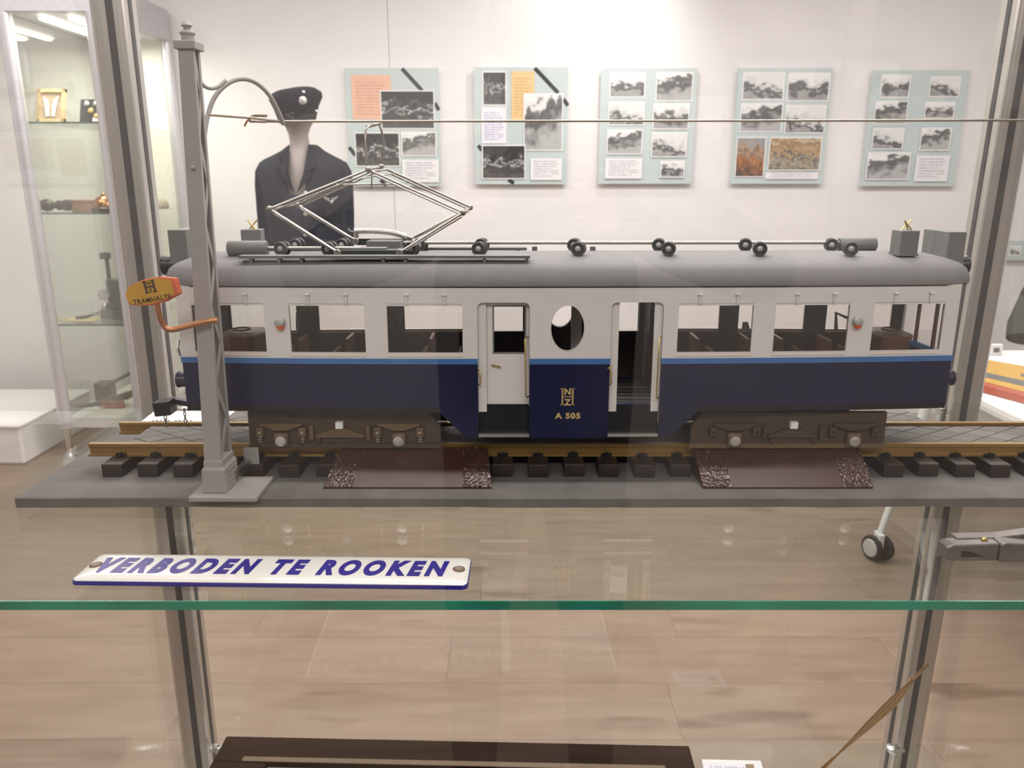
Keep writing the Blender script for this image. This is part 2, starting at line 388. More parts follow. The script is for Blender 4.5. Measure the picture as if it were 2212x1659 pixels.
def shelf(z, label, y0, y1):
    t = thing('glass_shelf', ((CX0 + CX1) / 2, (y0 + y1) / 2, z - .008), label, 'shelf', 'showcase shelves')
    x0, x1 = CX0 + .012, CX1 - .012
    obj('glass_plate', MB().b2((x0, y0 + .0012, z - .008), (x1, y1, z)), G_SHELF, t)
    obj('polished_edge', MB().b2((x0, y0, z - .008), (x1, y0 + .0012, z)), EDGE, t, label='deep green polished glass edge')
    return t
shelf(0, 'upper glass shelf with a green front edge carrying the tram and enamel sign', .5865, 1.185)
shelf(-.626, 'lower glass shelf carrying the dark wooden picture frame', .60, 1.185)

# ---------------------------------------------------------------- picture wall
P_STREET = [photo('print_street_%d' % i, st, tl, sc) for i, (st, tl, sc) in enumerate([
    ([(.0, .38), (.22, .34), (.34, .11), (.55, .15), (.66, .62), (.9, .80)], .05, 4.0),
    ([(.0, .45), (.2, .28), (.40, .10), (.62, .17), (.70, .70), (.95, .82)], -.35, 4.5),
    ([(.0, .28), (.3, .40), (.42, .10), (.58, .16), (.66, .55), (.92, .74)], .40, 5.0)])]
P_NIGHT = photo('print_night', [(.0, .10), (.35, .05), (.50, .14), (.56, .60), (.60, .10), (.8, .03)], .1, 6.0)
P_FIRE = photo('print_orange_facade', [(.0, (.08, .05, .04)), (.3, (.22, .10, .05)), (.5, (.50, .20, .07)), (.62, (.18, .14, .12)), (.8, (.45, .30, .18)), (1, (.3, .3, .32))], .1, 6.0)
P_BRICK = photo('print_brick_front', [(.0, (.16, .14, .12)), (.3, (.42, .36, .26)), (.45, (.10, .10, .12)), (.6, (.50, .36, .2)), (.8, (.30, .17, .09)), (1, (.5, .42, .3))], .1, 8.0)
CAPTION = lines_mat('caption_print', (.80, .79, .80), (.30, .30, .36), 9)
LETTER = lines_mat('letter_print', (.80, .79, .83), (.20, .20, .46), 15, .6)
NEWS = lines_mat('salmon_newsprint', (.78, .46, .33), (.45, .23, .17), 14, .5)
NEWS2 = lines_mat('amber_newsprint', (.80, .55, .27), (.45, .28, .13), 16, .5)
RIB = mat('black_mourning_ribbon', (.02, .02, .025), .6)
PY = WY - .035           # face of the picture boards
def board(x0, x1, y0, y1, bx0, bx1, label, items, ribbon=None):
    tl, tr = pt(x0, y0, PY), pt(x1, y0, PY); bl, br = pt(bx0, y1, PY), pt(bx1, y1, PY)
    xa, xb = (tl.x + bl.x) / 2, (tr.x + br.x) / 2; za, zb = bl.z, tl.z
    t = thing('picture_board', ((xa + xb) / 2, PY + .02, za), label, 'picture board', 'boards of tram photographs on the white wall')
    obj('mount_board', MB().b2((xa, PY, za), (xb, PY + .006, zb)), PALEBLUE, t)
    obj('backing_frame', MB().b2((xa + .012, PY + .006, za + .012), (xb - .012, WY - .0005, zb - .012)), WHITE, t)
    if ribbon:
        for j, (a, b, c, d) in enumerate(ribbon):
            p, q = pt(a, b, PY - .0008), pt(c, d, PY - .0008); u = (q - p).normalized(); nrm = Vector((u.z, 0, -u.x)) * .011
            obj('mourning_ribbon', MB().prism([p - nrm, q - nrm, q + nrm, p + nrm], (0, .0008, 0)), RIB, t)
    for j, (a, b, c, d, m) in enumerate(items):
        k = .0015 + .0012 * j
        p, q = pt(a, b, PY - k), pt(c, d, PY - k)
        xm0, xm1 = pt(a, (b + d) / 2, PY - k).x, pt(c, (b + d) / 2, PY - k).x
        is_text = m in (CAPTION, LETTER, NEWS, NEWS2)
        g = MB().b2((xm0, PY - k, q.z), (xm1, PY - k + .001, p.z))
        o = obj('caption_card' if m in (CAPTION, LETTER) else 'newspaper_cutting' if is_text else 'photo_print', g, PAPER if not is_text else m, t)
        e = 0 if is_text else .006
        prn = MB().quad((xm0 + e, PY - k - .0003, q.z + e), (xm1 - e, PY - k - .0003, q.z + e), (xm1 - e, PY - k - .0003, p.z - e), (xm0 + e, PY - k - .0003, p.z - e))
        obj('printed_face', prn, m, o)
S0, S1, S2 = P_STREET
board(745, 948, 147, 402, 755, 952, 'pale blue picture board with salmon newspaper cutting, nearest the uniformed mannequin',
      [(760, 162, 845, 258, NEWS), (822, 195, 939, 279, P_NIGHT), (767, 286, 864, 360, P_NIGHT), (867, 285, 943, 338, S1), (869, 345, 948, 394, CAPTION)],
      [(868, 148, 912, 196), (754, 318, 768, 336), (822, 388, 834, 401), (939, 222, 948, 238)])
board(1030, 1228, 145, 398, 1020, 1222, 'pale blue picture board with amber newspaper cutting and dark night photographs',
      [(1042, 154, 1094, 228, P_NIGHT), (1105, 154, 1154, 262, NEWS2), (1040, 232, 1094, 310, LETTER), (1131, 202, 1216, 326, S1), (1041, 313, 1135, 387, P_NIGHT), (1146, 342, 1214, 389, CAPTION)],
      [(1155, 147, 1206, 201), (1217, 214, 1227, 228), (1033, 314, 1041, 325), (1098, 388, 1110, 396)])
board(1300, 1507, 147, 397, 1290, 1495, 'middle picture board with seven street photographs and a caption at its lower left',
      [(1317, 157, 1394, 211, S0), (1417, 156, 1497, 219, S1), (1314, 220, 1392, 271, S2), (1410, 223, 1489, 280, S0), (1311, 280, 1388, 334, S1), (1407, 286, 1484, 340, S2), (1307, 342, 1387, 386, CAPTION), (1426, 347, 1479, 384, S0)])
board(1595, 1803, 147, 397, 1577, 1772, 'picture board with orange and brown coloured photographs in its bottom row',
      [(1604, 156, 1694, 216, S2), (1701, 157, 1792, 219, S0), (1599, 223, 1690, 286, S1), (1696, 227, 1783, 289, S2), (1589, 296, 1653, 383, P_FIRE), (1660, 296, 1774, 369, P_BRICK), (1653, 372, 1767, 387, CAPTION)])
board(1885, 2088, 152, 402, 1857, 2068, 'rightmost full picture board, beside the right showcase post, with small grey photographs',
      [(1903, 161, 1966, 211, S0), (2008, 165, 2074, 210, S2), (1889, 218, 1960, 270, S1), (1997, 220, 2062, 257, S0), (1884, 277, 1952, 323, S2), (1988, 276, 2054, 326, S1), (1872, 329, 1965, 389, S1), (1977, 336, 2049, 392, CAPTION)])
board(2172, 2330, 520, 562, 2168, 2330, 'grey-blue picture board half hidden beyond the right showcase post', [(2180, 531, 2206, 552, S2), (2220, 528, 2300, 556, S0)])

# ---------------------------------------------------------------- uniformed mannequin
MY = 4.02
mq = thing('mannequin', (pt(650, 500, MY).x, MY, FLZ), 'headform mannequin in a dark navy tram uniform jacket and peaked cap', 'mannequin')
mx_ = pt(657, 400, MY).x
def ell(cx_, cy_, z, rx, ry, n=32, p=2.0, dz=0):
    out = []
    for k in range(n):
        a = 2 * math.pi * k / n; c, s_ = math.cos(a), math.sin(a)
        out.append((cx_ + math.copysign(abs(c) ** (2 / p), c) * rx, cy_ + math.copysign(abs(s_) ** (2 / p), s_) * ry, z))
    return out
zz = lambda py: pt(655, py, MY).z
sc_ = lambda px: px * (MY * CY) / F
# bust: neck and head form
bust = []
for py, hw_, ry in ((470, 44, .10), (400, 36, .095), (350, 30, .085), (325, 25, .07), (308, 20, .055), (292, 20, .052), (275, 26, .06), (258, 37, .078), (238, 43, .095), (215, 42, .10), (200, 30, .08)):
    bust.append(ell(mx_ - sc_(4), MY + (0 if py > 300 else -.012), zz(py), sc_(hw_), ry))
obj('head_and_bust', MB().loft(bust), SKINM, mq, smooth=50)
nose = MB().loft([ell(mx_ - sc_(2), MY - .095, zz(258), .012, .012, 10), ell(mx_ - sc_(2), MY - .103, zz(254), .010, .016, 10), ell(mx_ - sc_(2), MY - .098, zz(243), .006, .010, 10)])
obj('nose', nose, SKINM, mq, smooth=50)
# jacket: body loft open at the front in a V, with separate sleeves
jr = []
for py, hw_, ry, cyo in ((628, 82, .150, 0), (560, 80, .148, 0), (480, 80, .15, 0), (420, 84, .152, 0), (375, 94, .15, .005), (358, 93, .138, .008), (347, 82, .125, .012), (337, 62, .108, .02), (327, 44, .09, .028), (314, 28, .072, .035)):
    r_ = ell(mx_, MY + cyo, zz(py), sc_(hw_), ry, 40, 2.5)
    jr.append(r_)
jk = MB()
n_ = 40
vs = [p for r_ in jr for p in r_]
fs = []
for i in range(len(jr) - 1):
    for k in range(n_):
        k2 = (k + 1) % n_
        # neckline: leave the V open in the front above the first button
        ang = 2 * math.pi * (k + .5) / n_
        fx = abs(math.cos(ang)); front = math.sin(ang) < 0
        if front and i >= 3 and fx < .08 + .10 * (i - 3): continue
        fs.append((i * n_ + k, i * n_ + k2, (i + 1) * n_ + k2, (i + 1) * n_ + k))
jk.add(vs, fs)
jo = obj('jacket', jk, NAVYCLOTH, mq, smooth=60)
sd = jo.modifiers.new('cloth', 'SOLIDIFY'); sd.thickness = .008; sd.offset = 0
for sx in (-1, 1):
    pts = [Vector((mx_ + sx * sc_(q_), MY - dy_, zz(py_))) for q_, py_, dy_ in ((72, 350, -.01), (79, 357, -.01), (82, 372, -.005), (83, 400, 0), (82, 460, .005), (81, 520, .02), (81, 580, .045), (80, 622, .075))]
    obj('sleeve', MB().tube(pts, [.018, .036, .050, .053, .054, .053, .050, .047], 16), NAVYCLOTH, mq, smooth=60)
    # notched lapel lying on the chest
    yv = MY - .155
    a = [(mx_ + sx * sc_(20), MY - .055, zz(315)), (mx_ + sx * sc_(36), MY - .10, zz(336)), (mx_ + sx * sc_(42), yv + .002, zz(362)), (mx_ + sx * sc_(30), yv, zz(368)), (mx_ + sx * sc_(36), yv, zz(376)), (mx_ + sx * sc_(3), yv - .012, zz(414)), (mx_ + sx * sc_(17), yv + .01, zz(372))]
    obj('lapel', MB().prism(a, (0, .008, 0)), CAPM, mq)
def disc(name, px, py, r, m, parent, depth=.006, Y=None):
    p = pt(px, py, Y if Y else MY - .165); return obj(name, MB().lathe([(r, 0), (r * .85, depth * .6), (r * .3, depth)], p, (0, -1, 0), 14), m, parent, smooth=40)
for py in (417, 462, 507): disc('button', 660, py, .011, SILVER, mq)
# winged wheel on the breast
bp_ = pt(714, 431, MY - .163)
wing = MB()
for sx in (-1, 1):
    wing.prism([bp_ + Vector((sx * .004, 0, .006)), bp_ + Vector((sx * .040, 0, .017)), bp_ + Vector((sx * .028, 0, .004)), bp_ + Vector((sx * .017, 0, -.004)), bp_ + Vector((sx * .005, 0, -.010))], (0, .004, 0))
wing.lathe([(.008, 0), (.006, .004)], bp_ + Vector((.004, -.002, -.012)), (0, -1, 0), 12)
obj('winged_badge', wing, SILVER, mq)
q0 = pt(705, 455, MY - .158)
obj('breast_pocket', MB().box(q0, (.085, .012, .055)), CAPM, mq, bevel=.004)
# peaked cap
cpz = [(262, 38, .085, -.01), (250, 41, .098, -.01), (243, 43, .105, -.01), (232, 46, .112, -.012), (214, 54, .135, -.012), (203, 52, .14, -.008), (195, 40, .115, .0), (190, 16, .05, .01)]
cap_r = [[(x_, y_, z_ + .012 * math.sin((x_ - mx_) * 14)) for x_, y_, z_ in ell(mx_ - sc_(4), MY + o, zz(py), sc_(hw_), ry, 32, 2.2)] for py, hw_, ry, o in cpz]
cap = obj('peaked_cap', MB().loft(cap_r), CAPM, mq, smooth=60)
peak = []
for k in range(13):
    a = math.pi + math.pi * k / 12
    peak.append((mx_ + math.cos(a) * sc_(38), MY - .02 + math.sin(a) * .155 - 0, zz(252) - .028 * abs(math.sin(a))))
pin = [(mx_ + math.cos(math.pi + math.pi * k / 12) * sc_(38), MY - .02 + math.sin(math.pi + math.pi * k / 12) * .09, zz(249)) for k in range(12, -1, -1)]
obj('cap_peak', MB().prism(peak + pin, (0, 0, .004)), BLACK, cap)
disc('cap_badge', 654, 217, .020, SILVER, cap, .008, MY - .155)
disc('cap_button', 656, 199, .007, SILVER, cap, .006, MY - .14)
for px in (622, 684): disc('strap_button', px, 240, .006, SILVER, cap, .005, MY - .09)
obj('stand_pole', MB().tube([(mx_, MY, FLZ + .02), (mx_, MY, zz(600))], .016, 12), ALU, mq, smooth=40)
obj('stand_base', MB().lathe([(.17, 0), (.165, .012), (.03, .022)], (mx_, MY, FLZ), (0, 0, 1), 28), BLACK, mq, smooth=40)

# ---------------------------------------------------------------- tall display cabinet at the left and what stands in it
AX0, AX1, AY0, AY1 = -2.345, -1.945, 3.95, 4.76
zc = lambda py: pt(150, py, AY0).z
ZT = zc(26)
cab = thing('display_cabinet', ((AX0 + AX1) / 2, (AY0 + AY1) / 2, FLZ), 'tall narrow glass display cabinet with three shelves at the far left', 'cabinet')
CABP = mat('cabinet_frame_aluminium', (.62, .61, .64), .4, .6, .03)
for x_, y_, r_ in ((AX0, AY0, .032), (AX1 + .012, AY0, .038), (AX0, AY1, .03), (AX1, AY1, .03)):
    obj('cabinet_post', MB().lathe([(r_, -.93), (r_, ZT)], (x_, y_, 0), (0, 0, 1), 16), CABP, cab, smooth=40)
    obj('cabinet_foot', MB().lathe([(.035, FLZ), (.035, FLZ + .02), (.014, FLZ + .03), (.014, -.92)], (x_, y_, 0), (0, 0, 1), 14), CHROME, cab, smooth=40)
obj('cabinet_back', MB().b2((AX0, AY1 + .0, -.9), (AX1, AY1 + .012, ZT)), mat('cabinet_cream_back', (.74, .71, .64), .7), cab)
for a, b in (((AX0, AY0 - .003, -.88), (AX1, AY0 + .002, ZT)), ((AX1 - .002, AY0 + .02, -.88), (AX1 + .003, AY1 - .02, ZT)), ((AX0 - .003, AY0 + .02, -.88), (AX0 + .002, AY1 - .02, ZT))):
    obj('cabinet_pane', MB().b2(a, b), G_CAB, cab)
obj('cabinet_floor', MB().b2((AX0, AY0, -.93), (AX1, AY1, -.88)), mat('cabinet_base_grey', (.62, .60, .57), .6), cab)
ch = obj('cabinet_canopy', MB().b2((AX0 - .03, AY0 - .03, ZT), (AX1 + .03, AY1, ZT + .16)), mat('canopy_lavender_grey', (.50, .49, .52), .5), cab)
for q in (.13, .27):
    obj('led_tube', MB().tube([(AX0 + q, AY0 + .06, ZT - .015), (AX0 + q, AY0 + .62, ZT - .015)], .009, 10), LED, ch, smooth=40)
    area('cabinet_lamp', (AX0 + q, AY0 + .34, ZT - .030), .02, .5, 7, color=(1, .94, .82))
lock = pt(83, 508, AY0 - .005)
obj('lock', MB().lathe([(.012, 0), (.012, .006), (.005, .010)], lock, (0, -1, 0), 12), CHROME, cab, smooth=40)
zs_ = [zc(262), zc(460), zc(703)]
for z_ in zs_:
    obj('cabinet_shelf', MB().b2((AX0 + .02, AY0 + .03, z_ - .008), (AX1 - .02, AY1 - .02, z_)), G_CAB, cab)
    obj('shelf_edge', MB().b2((AX0 + .02, AY0 + .0285, z_ - .008), (AX1 - .02, AY0 + .03, z_)), mat('pale_green_shelf_edge', (.10, .16, .15), .2), cab)
# framed wings
xw0, xw1 = pt(78, 258, AY0 + .16).x, pt(140, 258, AY0 + .16).x
h1 = .165
fr = thing('framed_badge', ((xw0 + xw1) / 2, AY0 + .16, zs_[0]), 'small golden frame with pale wings, standing on the cabinet\'s top shelf', 'picture frame')
rot = Matrix.Rotation(R(-18), 3, 'X')
fc = Vector(((xw0 + xw1) / 2, AY0 + .185, zs_[0] + .085))
GILT = mat('pale_gilt_wood', (.70, .52, .30), .5)
fw = xw1 - xw0
for dx, dz, w_, h_ in ((-fw / 2 + .009, 0, .018, .17), (fw / 2 - .009, 0, .018, .17), (0, .076, fw, .018), (0, -.076, fw, .018)):
    obj('frame_bar', MB().box(fc + rot @ Vector((dx, 0, dz)), (w_, .014, h_), rot), GILT, fr)
obj('backing', MB().box(fc + rot @ Vector((0, .004, 0)), (fw - .02, .004, .15), rot), mat('tan_backing', (.55, .42, .30), .7), fr)
for sx in (-1, 1):
    pl = [fc + rot @ Vector((sx * a, -.004, b)) for a, b in ((.004, -.055), (.022, -.058), (.034, .03), (.040, .048), (.02, .035), (.008, .0))]
    obj('wing', MB().prism(pl, rot @ Vector((0, -.004, 0))), PAPER, fr)
# black card of buttons
xb0, xb1 = pt(172, 260, AY0 + .16).x, pt(262, 260, AY0 + .16).x
bc = thing('button_card', ((xb0 + xb1) / 2, AY0 + .16, zs_[0]), 'black card with gold and silver uniform buttons on the cabinet\'s top shelf', 'button card')
rot2 = Matrix.Rotation(R(-20), 3, 'X'); bcz = Vector(((xb0 + xb1) / 2, AY0 + .18, zs_[0] + .06))
obj('card', MB().box(bcz, (xb1 - xb0, .006, .118), rot2), BLACK, bc)
for i, (dx, dz, m_) in enumerate(((-.072, .036, SILVER), (-.026, .036, SILVER), (.020, .036, SILVER), (.064, .034, SILVER), (-.05, .0, GOLD), (-.005, -.002, SILVER), (.04, -.002, GOLD), (-.02, -.028, GOLD))):
    obj('button', MB().lathe([(.015, 0), (.013, .006), (.005, .009)], bcz + rot2 @ Vector((dx, -.003, dz)), rot2 @ Vector((0, -1, 0)), 12), m_, bc, smooth=40)
obj('name_tag', MB().box(bcz + rot2 @ Vector((.0, -.006, -.047)), (.075, .003, .018), rot2), PAPER, bc)
# second shelf: dark hand bell handle, wooden box, bell
p = pz(100, 458, zs_[1]); yb = AY0 + .14
hx = pt(88, 450, yb).x; q13 = 1.0
hb = MB().lathe([(.002, 0), (.024, .008), (.032, .032), (.026, .056), (.015, .066), (.017, .08), (.026, .095), (.021, .115), (.028, .126), (.028, .148), (.020, .152)], (hx, yb, zs_[1] + .0325), (1, 0, 0), 20)
tag(obj('bell_handle', hb, mat('dark_bronze', (.07, .065, .055), .35, .3), None, smooth=50), 'dark turned pear-shaped handle lying on the cabinet\'s middle shelf', 'handle')
bx0, bx1 = pt(163, 450, yb + .1).x, pt(225, 450, yb + .1).x
t = thing('wooden_box', ((bx0 + bx1) / 2, yb + .1, zs_[1]), 'light brown wooden box behind the brass bell on the middle cabinet shelf', 'box')
WOODB = mat('light_brown_wood', (.34, .20, .12), .55, 0, .15, 30, stretch=(.2, 1, 1))
obj('box_body', MB().b2((bx0, yb + .06, zs_[1]), (bx1, yb + .16, zs_[1] + .045)), WOODB, t, bevel=.003)
obj('box_lid', MB().b2((bx0 - .003, yb + .057, zs_[1] + .045), (bx1 + .003, yb + .163, zs_[1] + .058)), WOODB, t, bevel=.003)
bcx = pt(226, 450, yb).x
t = thing('brass_bell', (bcx, yb, zs_[1]), 'copper-coloured bell on a dark round base, half hidden by the left showcase post', 'bell')
obj('bell_base', MB().lathe([(.062, 0), (.062, .018), (.05, .028)], (bcx, yb, zs_[1]), (0, 0, 1), 24), mat('dark_wood_base', (.09, .06, .045), .4), t, smooth=40)
obj('bell_dome', MB().lathe([(.052, .028), (.050, .045), (.040, .062), (.022, .075), (.008, .079), (.010, .088), (.004, .093)], (bcx, yb, zs_[1]), (0, 0, 1), 24), mat('copper_bell', (.50, .24, .12), .25, .9), t, smooth=60)
# cap-shaped object and long blade behind the right side of that shelf
dx_ = pt(352, 445, AY1 - .2).x
t = thing('folded_cap', (dx_, AY1 - .2, zs_[1]), 'tan folded object with a thin dark blade on the middle cabinet shelf', 'keepsake')
obj('tan_roll', MB().loft([ell(dx_ - .02, AY1 - .2, zs_[1] + q, .05 * k_, .04 * k_, 16) for q, k_ in ((0, 1), (.02, 1.05), (.04, .9), (.055, .5))]), mat('tan_felt', (.42, .34, .24), .9), t, smooth=60)
obj('blade', MB().box((dx_ - .005, AY1 - .26, zs_[1] + .004), (.11, .02, .006), Matrix.Rotation(R(8), 3, 'Z')), DGREY, t)
# third shelf: papers, an iron, a ticket machine
y3 = AY0 + .13
px0 = pt(115, 700, y3).x; px1 = pt(205, 700, y3).x
tag(obj('yellowed_papers', MB().prism([(px0, y3, zs_[2]), (px1, y3 - .02, zs_[2]), (px1 + .02, y3 + .10, zs_[2]), (px0 + .06, y3 + .12, zs_[2])], (0, 0, .004)), mat('yellowed_paper', (.66, .56, .36), .8), None), 'yellowed papers lying flat on the lowest cabinet shelf', 'papers')
t = thing('ticket_punch', (pt(185, 690, y3 + .03).x, y3 + .03, zs_[2] + .004), 'small dark metal punch resting on the yellowed papers', 'punch')
cx_ = pt(185, 690, y3 + .03).x
obj('punch_arm', MB().tube([(cx_ - .05, y3 + .03, zs_[2] + .012), (cx_, y3 + .035, zs_[2] + .016), (cx_ + .05, y3 + .05, zs_[2] + .03)], [.007, .009, .006], 8), DGREY, t, smooth=50)
obj('punch_head', MB().lathe([(.016, 0), (.016, .018), (.008, .024)], (cx_ + .045, y3 + .05, zs_[2] + .026), (0, 0, 1), 12), SILVER, t, smooth=50)
tm = pt(248, 650, y3 + .1)
t = thing('ticket_machine', (tm.x, y3 + .1, zs_[2]), 'grey metal ticket machine with an upright lever on the lowest cabinet shelf', 'ticket machine')
for nm, c_, s__ in (('machine_base', (0, 0, .025), (.13, .10, .05)), ('machine_body', (.02, 0, .13), (.075, .08, .16)), ('lever', (-.015, 0, .27), (.018, .02, .13)), ('lever_plate', (-.02, 0, .33), (.05, .03, .035))):
    obj(nm, MB().box(Vector((tm.x, y3 + .1, zs_[2])) + Vector(c_), s__), MGREY, t, bevel=.006)
obj('machine_knob', MB().lathe([(.022, 0), (.026, .02), (.018, .035)], (tm.x - .05, y3 + .08, zs_[2] + .05), (0, 0, 1), 14), SILVER, t, smooth=50)
obj('machine_wheel', MB().lathe([(.030, 0), (.030, .018)], (tm.x - .03, y3 + .06, zs_[2] + .13), (0, -1, 0), 16), SILVER, t, smooth=50)
# cabinet floor: olive points lever
ol = Vector((pt(235, 890, AY0 + .25).x, AY0 + .25, -.88))
OLIVE = mat('olive_cast_iron', (.13, .125, .085), .6, 0, .2, 40)
t = thing('points_lever', ol, 'olive cast-iron points lever lying on the cabinet floor', 'lever')
obj('lever_block', MB().box(ol + Vector((-.035, .06, .06)), (.09, .08, .12)), OLIVE, t, bevel=.01)
obj('lever_bar', MB().prism([ol + Vector(q) for q in ((-.16, -.05, 0), (-.10, -.05, .012), (.15, -.05, .09), (.15, -.05, .05), (-.02, -.05, .0))], (0, .05, 0)), OLIVE, t, bevel=.004)
obj('lever_rod', MB().tube([ol + Vector((-.02, 0, .10)), ol + Vector((.12, .06, .17))], .010, 8), OLIVE, t, smooth=50)
obj('rust_plate', MB().box(ol + Vector((.06, -.06, .02)), (.12, .02, .035)), mat('rusty_red', (.28, .10, .05), .7), t)
# low white plinth left of the cabinet
pl0 = thing('low_plinth', (-2.9, 4.1, FLZ), 'low white plinth on the floor left of the display cabinet', 'plinth')
obj('plinth_body', MB().b2((-3.5, 3.85, FLZ), (-2.53, 4.55, FLZ + .20)), WHITE, pl0, bevel=.012)
obj('plinth_top', MB().b2((-3.51, 3.84, FLZ + .20), (-2.52, 4.56, FLZ + .215)), WHITE, pl0, bevel=.004)

# ---------------------------------------------------------------- white table at the right, jacket behind it
TX, TZ = 1.47, -.33
tb = thing('white_table', (TX + .8, 2.5, FLZ), 'white display table on castors beyond the right showcase post', 'table')
obj('table_top', MB().b2((TX, 1.85, TZ - .035), (TX + 1.7, 3.1, TZ)), WHITE, tb, bevel=.004)
obj('apron', MB().b2((TX + .06, 1.92, TZ - .13), (TX + 1.64, 3.04, TZ - .035)), mat('white_apron', (.62, .60, .58), .6), tb)
cp_ = pz(1893, 1208, FLZ)
def castor_leg(x, y, topx):
    leg = obj('table_leg', MB().tube([(x, y, FLZ + .10), (topx, y + .02, TZ - .10)], [.012, .02], 12), WHITE, tb, smooth=40)
    for sx in (-1, 1):
        wl = obj('castor_wheel', MB().lathe([(.030, -.011), (.047, -.009), (.05, 0), (.047, .009), (.030, .011)], (x + sx * .022, y, FLZ + .05), (1, .35, 0), 24), mat('black_rubber', (.02, .02, .022), .6), tb, smooth=40)
        obj('hub_cap', MB().lathe([(.036, 0), (.034, .004), (.01, .006)], (x + sx * .022 + sx * .010, y + sx * .0035, FLZ + .05), (sx, .35 * sx, 0), 20), mat('grey_hub', (.55, .53, .50), .5), wl, smooth=40)
    obj('castor_fork', MB().box((x, y, FLZ + .075), (.022, .05, .075)), WHITE, tb, bevel=.004)
castor_leg(cp_.x, cp_.y, TX + .09); castor_leg(TX + 1.6, cp_.y, TX + 1.6); castor_leg(TX + 1.6, 2.0, TX + 1.6); castor_leg(TX + .12, 2.0, TX + .12)
# yellow, black and red enamel plate on the table
e0 = [pz(2118, 792, TZ), pz(2330, 830, TZ), pz(2330, 905, TZ), pz(2112, 846, TZ)]
t = thing('enamel_plate', sum(e0, Vector()) / 4, 'yellow and black enamel plate with a red rim lying on the white table', 'sign')
cen = sum(e0, Vector()) / 4
obj('red_rim', MB().prism([Vector(q) for q in e0], (0, 0, .03)), mat('red_enamel', (.42, .09, .05), .4), t, bevel=.006)
ins = [cen + (q - cen) * .90 + Vector((0, .015, .030)) for q in e0]
YEL = mat('ochre_yellow_enamel', (.58, .34, .06), .35)
obj('yellow_field', MB().prism(ins, (0, 0, .002)), YEL, t)
def lerp(a, b, k): return a + (b - a) * k
st = [lerp(ins[0], ins[3], .62), lerp(ins[1], ins[2], .62), lerp(ins[1], ins[2], .82), lerp(ins[0], ins[3], .82)]
obj('black_band', MB().prism([q + Vector((0, 0, .002)) for q in st], (0, 0, .001)), DGREY, t)
st = [lerp(lerp(ins[0], ins[1], .45), lerp(ins[3], ins[2], .45), .35), lerp(ins[1], ins[2], .30), lerp(ins[1], ins[2], .42), lerp(lerp(ins[0], ins[1], .45), lerp(ins[3], ins[2], .45), .45)]
obj('black_band', MB().prism([q + Vector((0, 0, .002)) for q in st], (0, 0, .001)), DGREY, t)
sk = pt(2150, 772, 3.0); sk.z = TZ
t = thing('white_card_frame', sk, 'small white square frame with a dark centre at the back of the white table', 'frame')
obj('frame_body', MB().b2((sk.x - .026, 3.0, TZ), (sk.x + .026, 3.02, TZ + .044)), WHITE, t, bevel=.004)
obj('dark_centre', MB().b2((sk.x - .011, 2.998, TZ + .013), (sk.x + .011, 3.0, TZ + .030)), MGREY, t)
# grey jacket, its sleeve edge showing at the right border
jx = pt(2284, 650, 3.5)
t = thing('grey_jacket', (jx.x + .15, 3.6, FLZ), 'dark grey jacket on a stand, cut by the right border of the photograph', 'jacket')
GJ = mat('charcoal_wool', (.06, .058, .055), .9, 0, .12, 200, spec=.2)
JX = jx.x + .18
body = [ell(JX, 3.6, z_, rx, ry, 24, 2.4) for z_, rx, ry in ((-.62, .20, .13), (-.4, .19, .125), (-.17, .19, .13), (-.05, .17, .11), (.0, .10, .08), (.03, .06, .06))]
obj('jacket_body', MB().loft(body), GJ, t, smooth=60)
for sx in (-1, 1):
    obj('jacket_sleeve', MB().tube([(JX + sx * .17, 3.6, -.05), (JX + sx * .22, 3.58, -.17), (JX + sx * .27, 3.55, -.31), (JX + sx * .29, 3.52, -.37)], [.05, .065, .075, .07], 14), GJ, t, smooth=60)
obj('stand_pole', MB().tube([(JX, 3.6, FLZ + .02), (JX, 3.6, -.3)], .016, 10), ALU, t, smooth=40)
obj('stand_base', MB().lathe([(.16, 0), (.155, .012), (.03, .02)], (JX, 3.6, FLZ), (0, 0, 1), 24), BLACK, t, smooth=40)

# ---------------------------------------------------------------- base board and track
BZ = .012
bl = pz(15, 1086, BZ).x; BY0, BY1 = .776, 1.012; BX1 = .715
bd = MB(); nseg = 90
def wob(x, k): return noise.noise(Vector((x * 9, k * 3.1, 0))) * .0016 + noise.noise(Vector((x * 40, k, 2))) * .0006
top_f, bot_f, top_b, bot_b = [], [], [], []
for i in range(nseg + 1):
    x = bl + (BX1 - bl) * i / nseg
    top_f.append((x, BY0 + wob(x, 1) * .7, BZ)); bot_f.append((x, BY0 + .0005 + wob(x, 2), .0006 + abs(wob(x, 3)) * 1.3))
    top_b.append((x, BY1, BZ)); bot_b.append((x, BY1, 0))
n4 = nseg + 1
vs = top_f + bot_f + top_b + bot_b; fs = []
for i in range(nseg):
    fs += [(i, i + 1, n4 + i + 1, n4 + i), (i, 2 * n4 + i, 2 * n4 + i + 1, i + 1), (n4 + i, n4 + i + 1, 3 * n4 + i + 1, 3 * n4 + i), (2 * n4 + i, 3 * n4 + i, 3 * n4 + i + 1, 2 * n4 + i + 1)]
fs += [(0, n4, 3 * n4, 2 * n4), (nseg, 2 * n4 + nseg, 3 * n4 + nseg, n4 + nseg)]
bd.add(vs, fs)
bd_o = obj('base_board', bd, BOARD, None, bevel=.0012)
tag(bd_o, 'grey painted base board with ragged front edge under the track', 'base board')

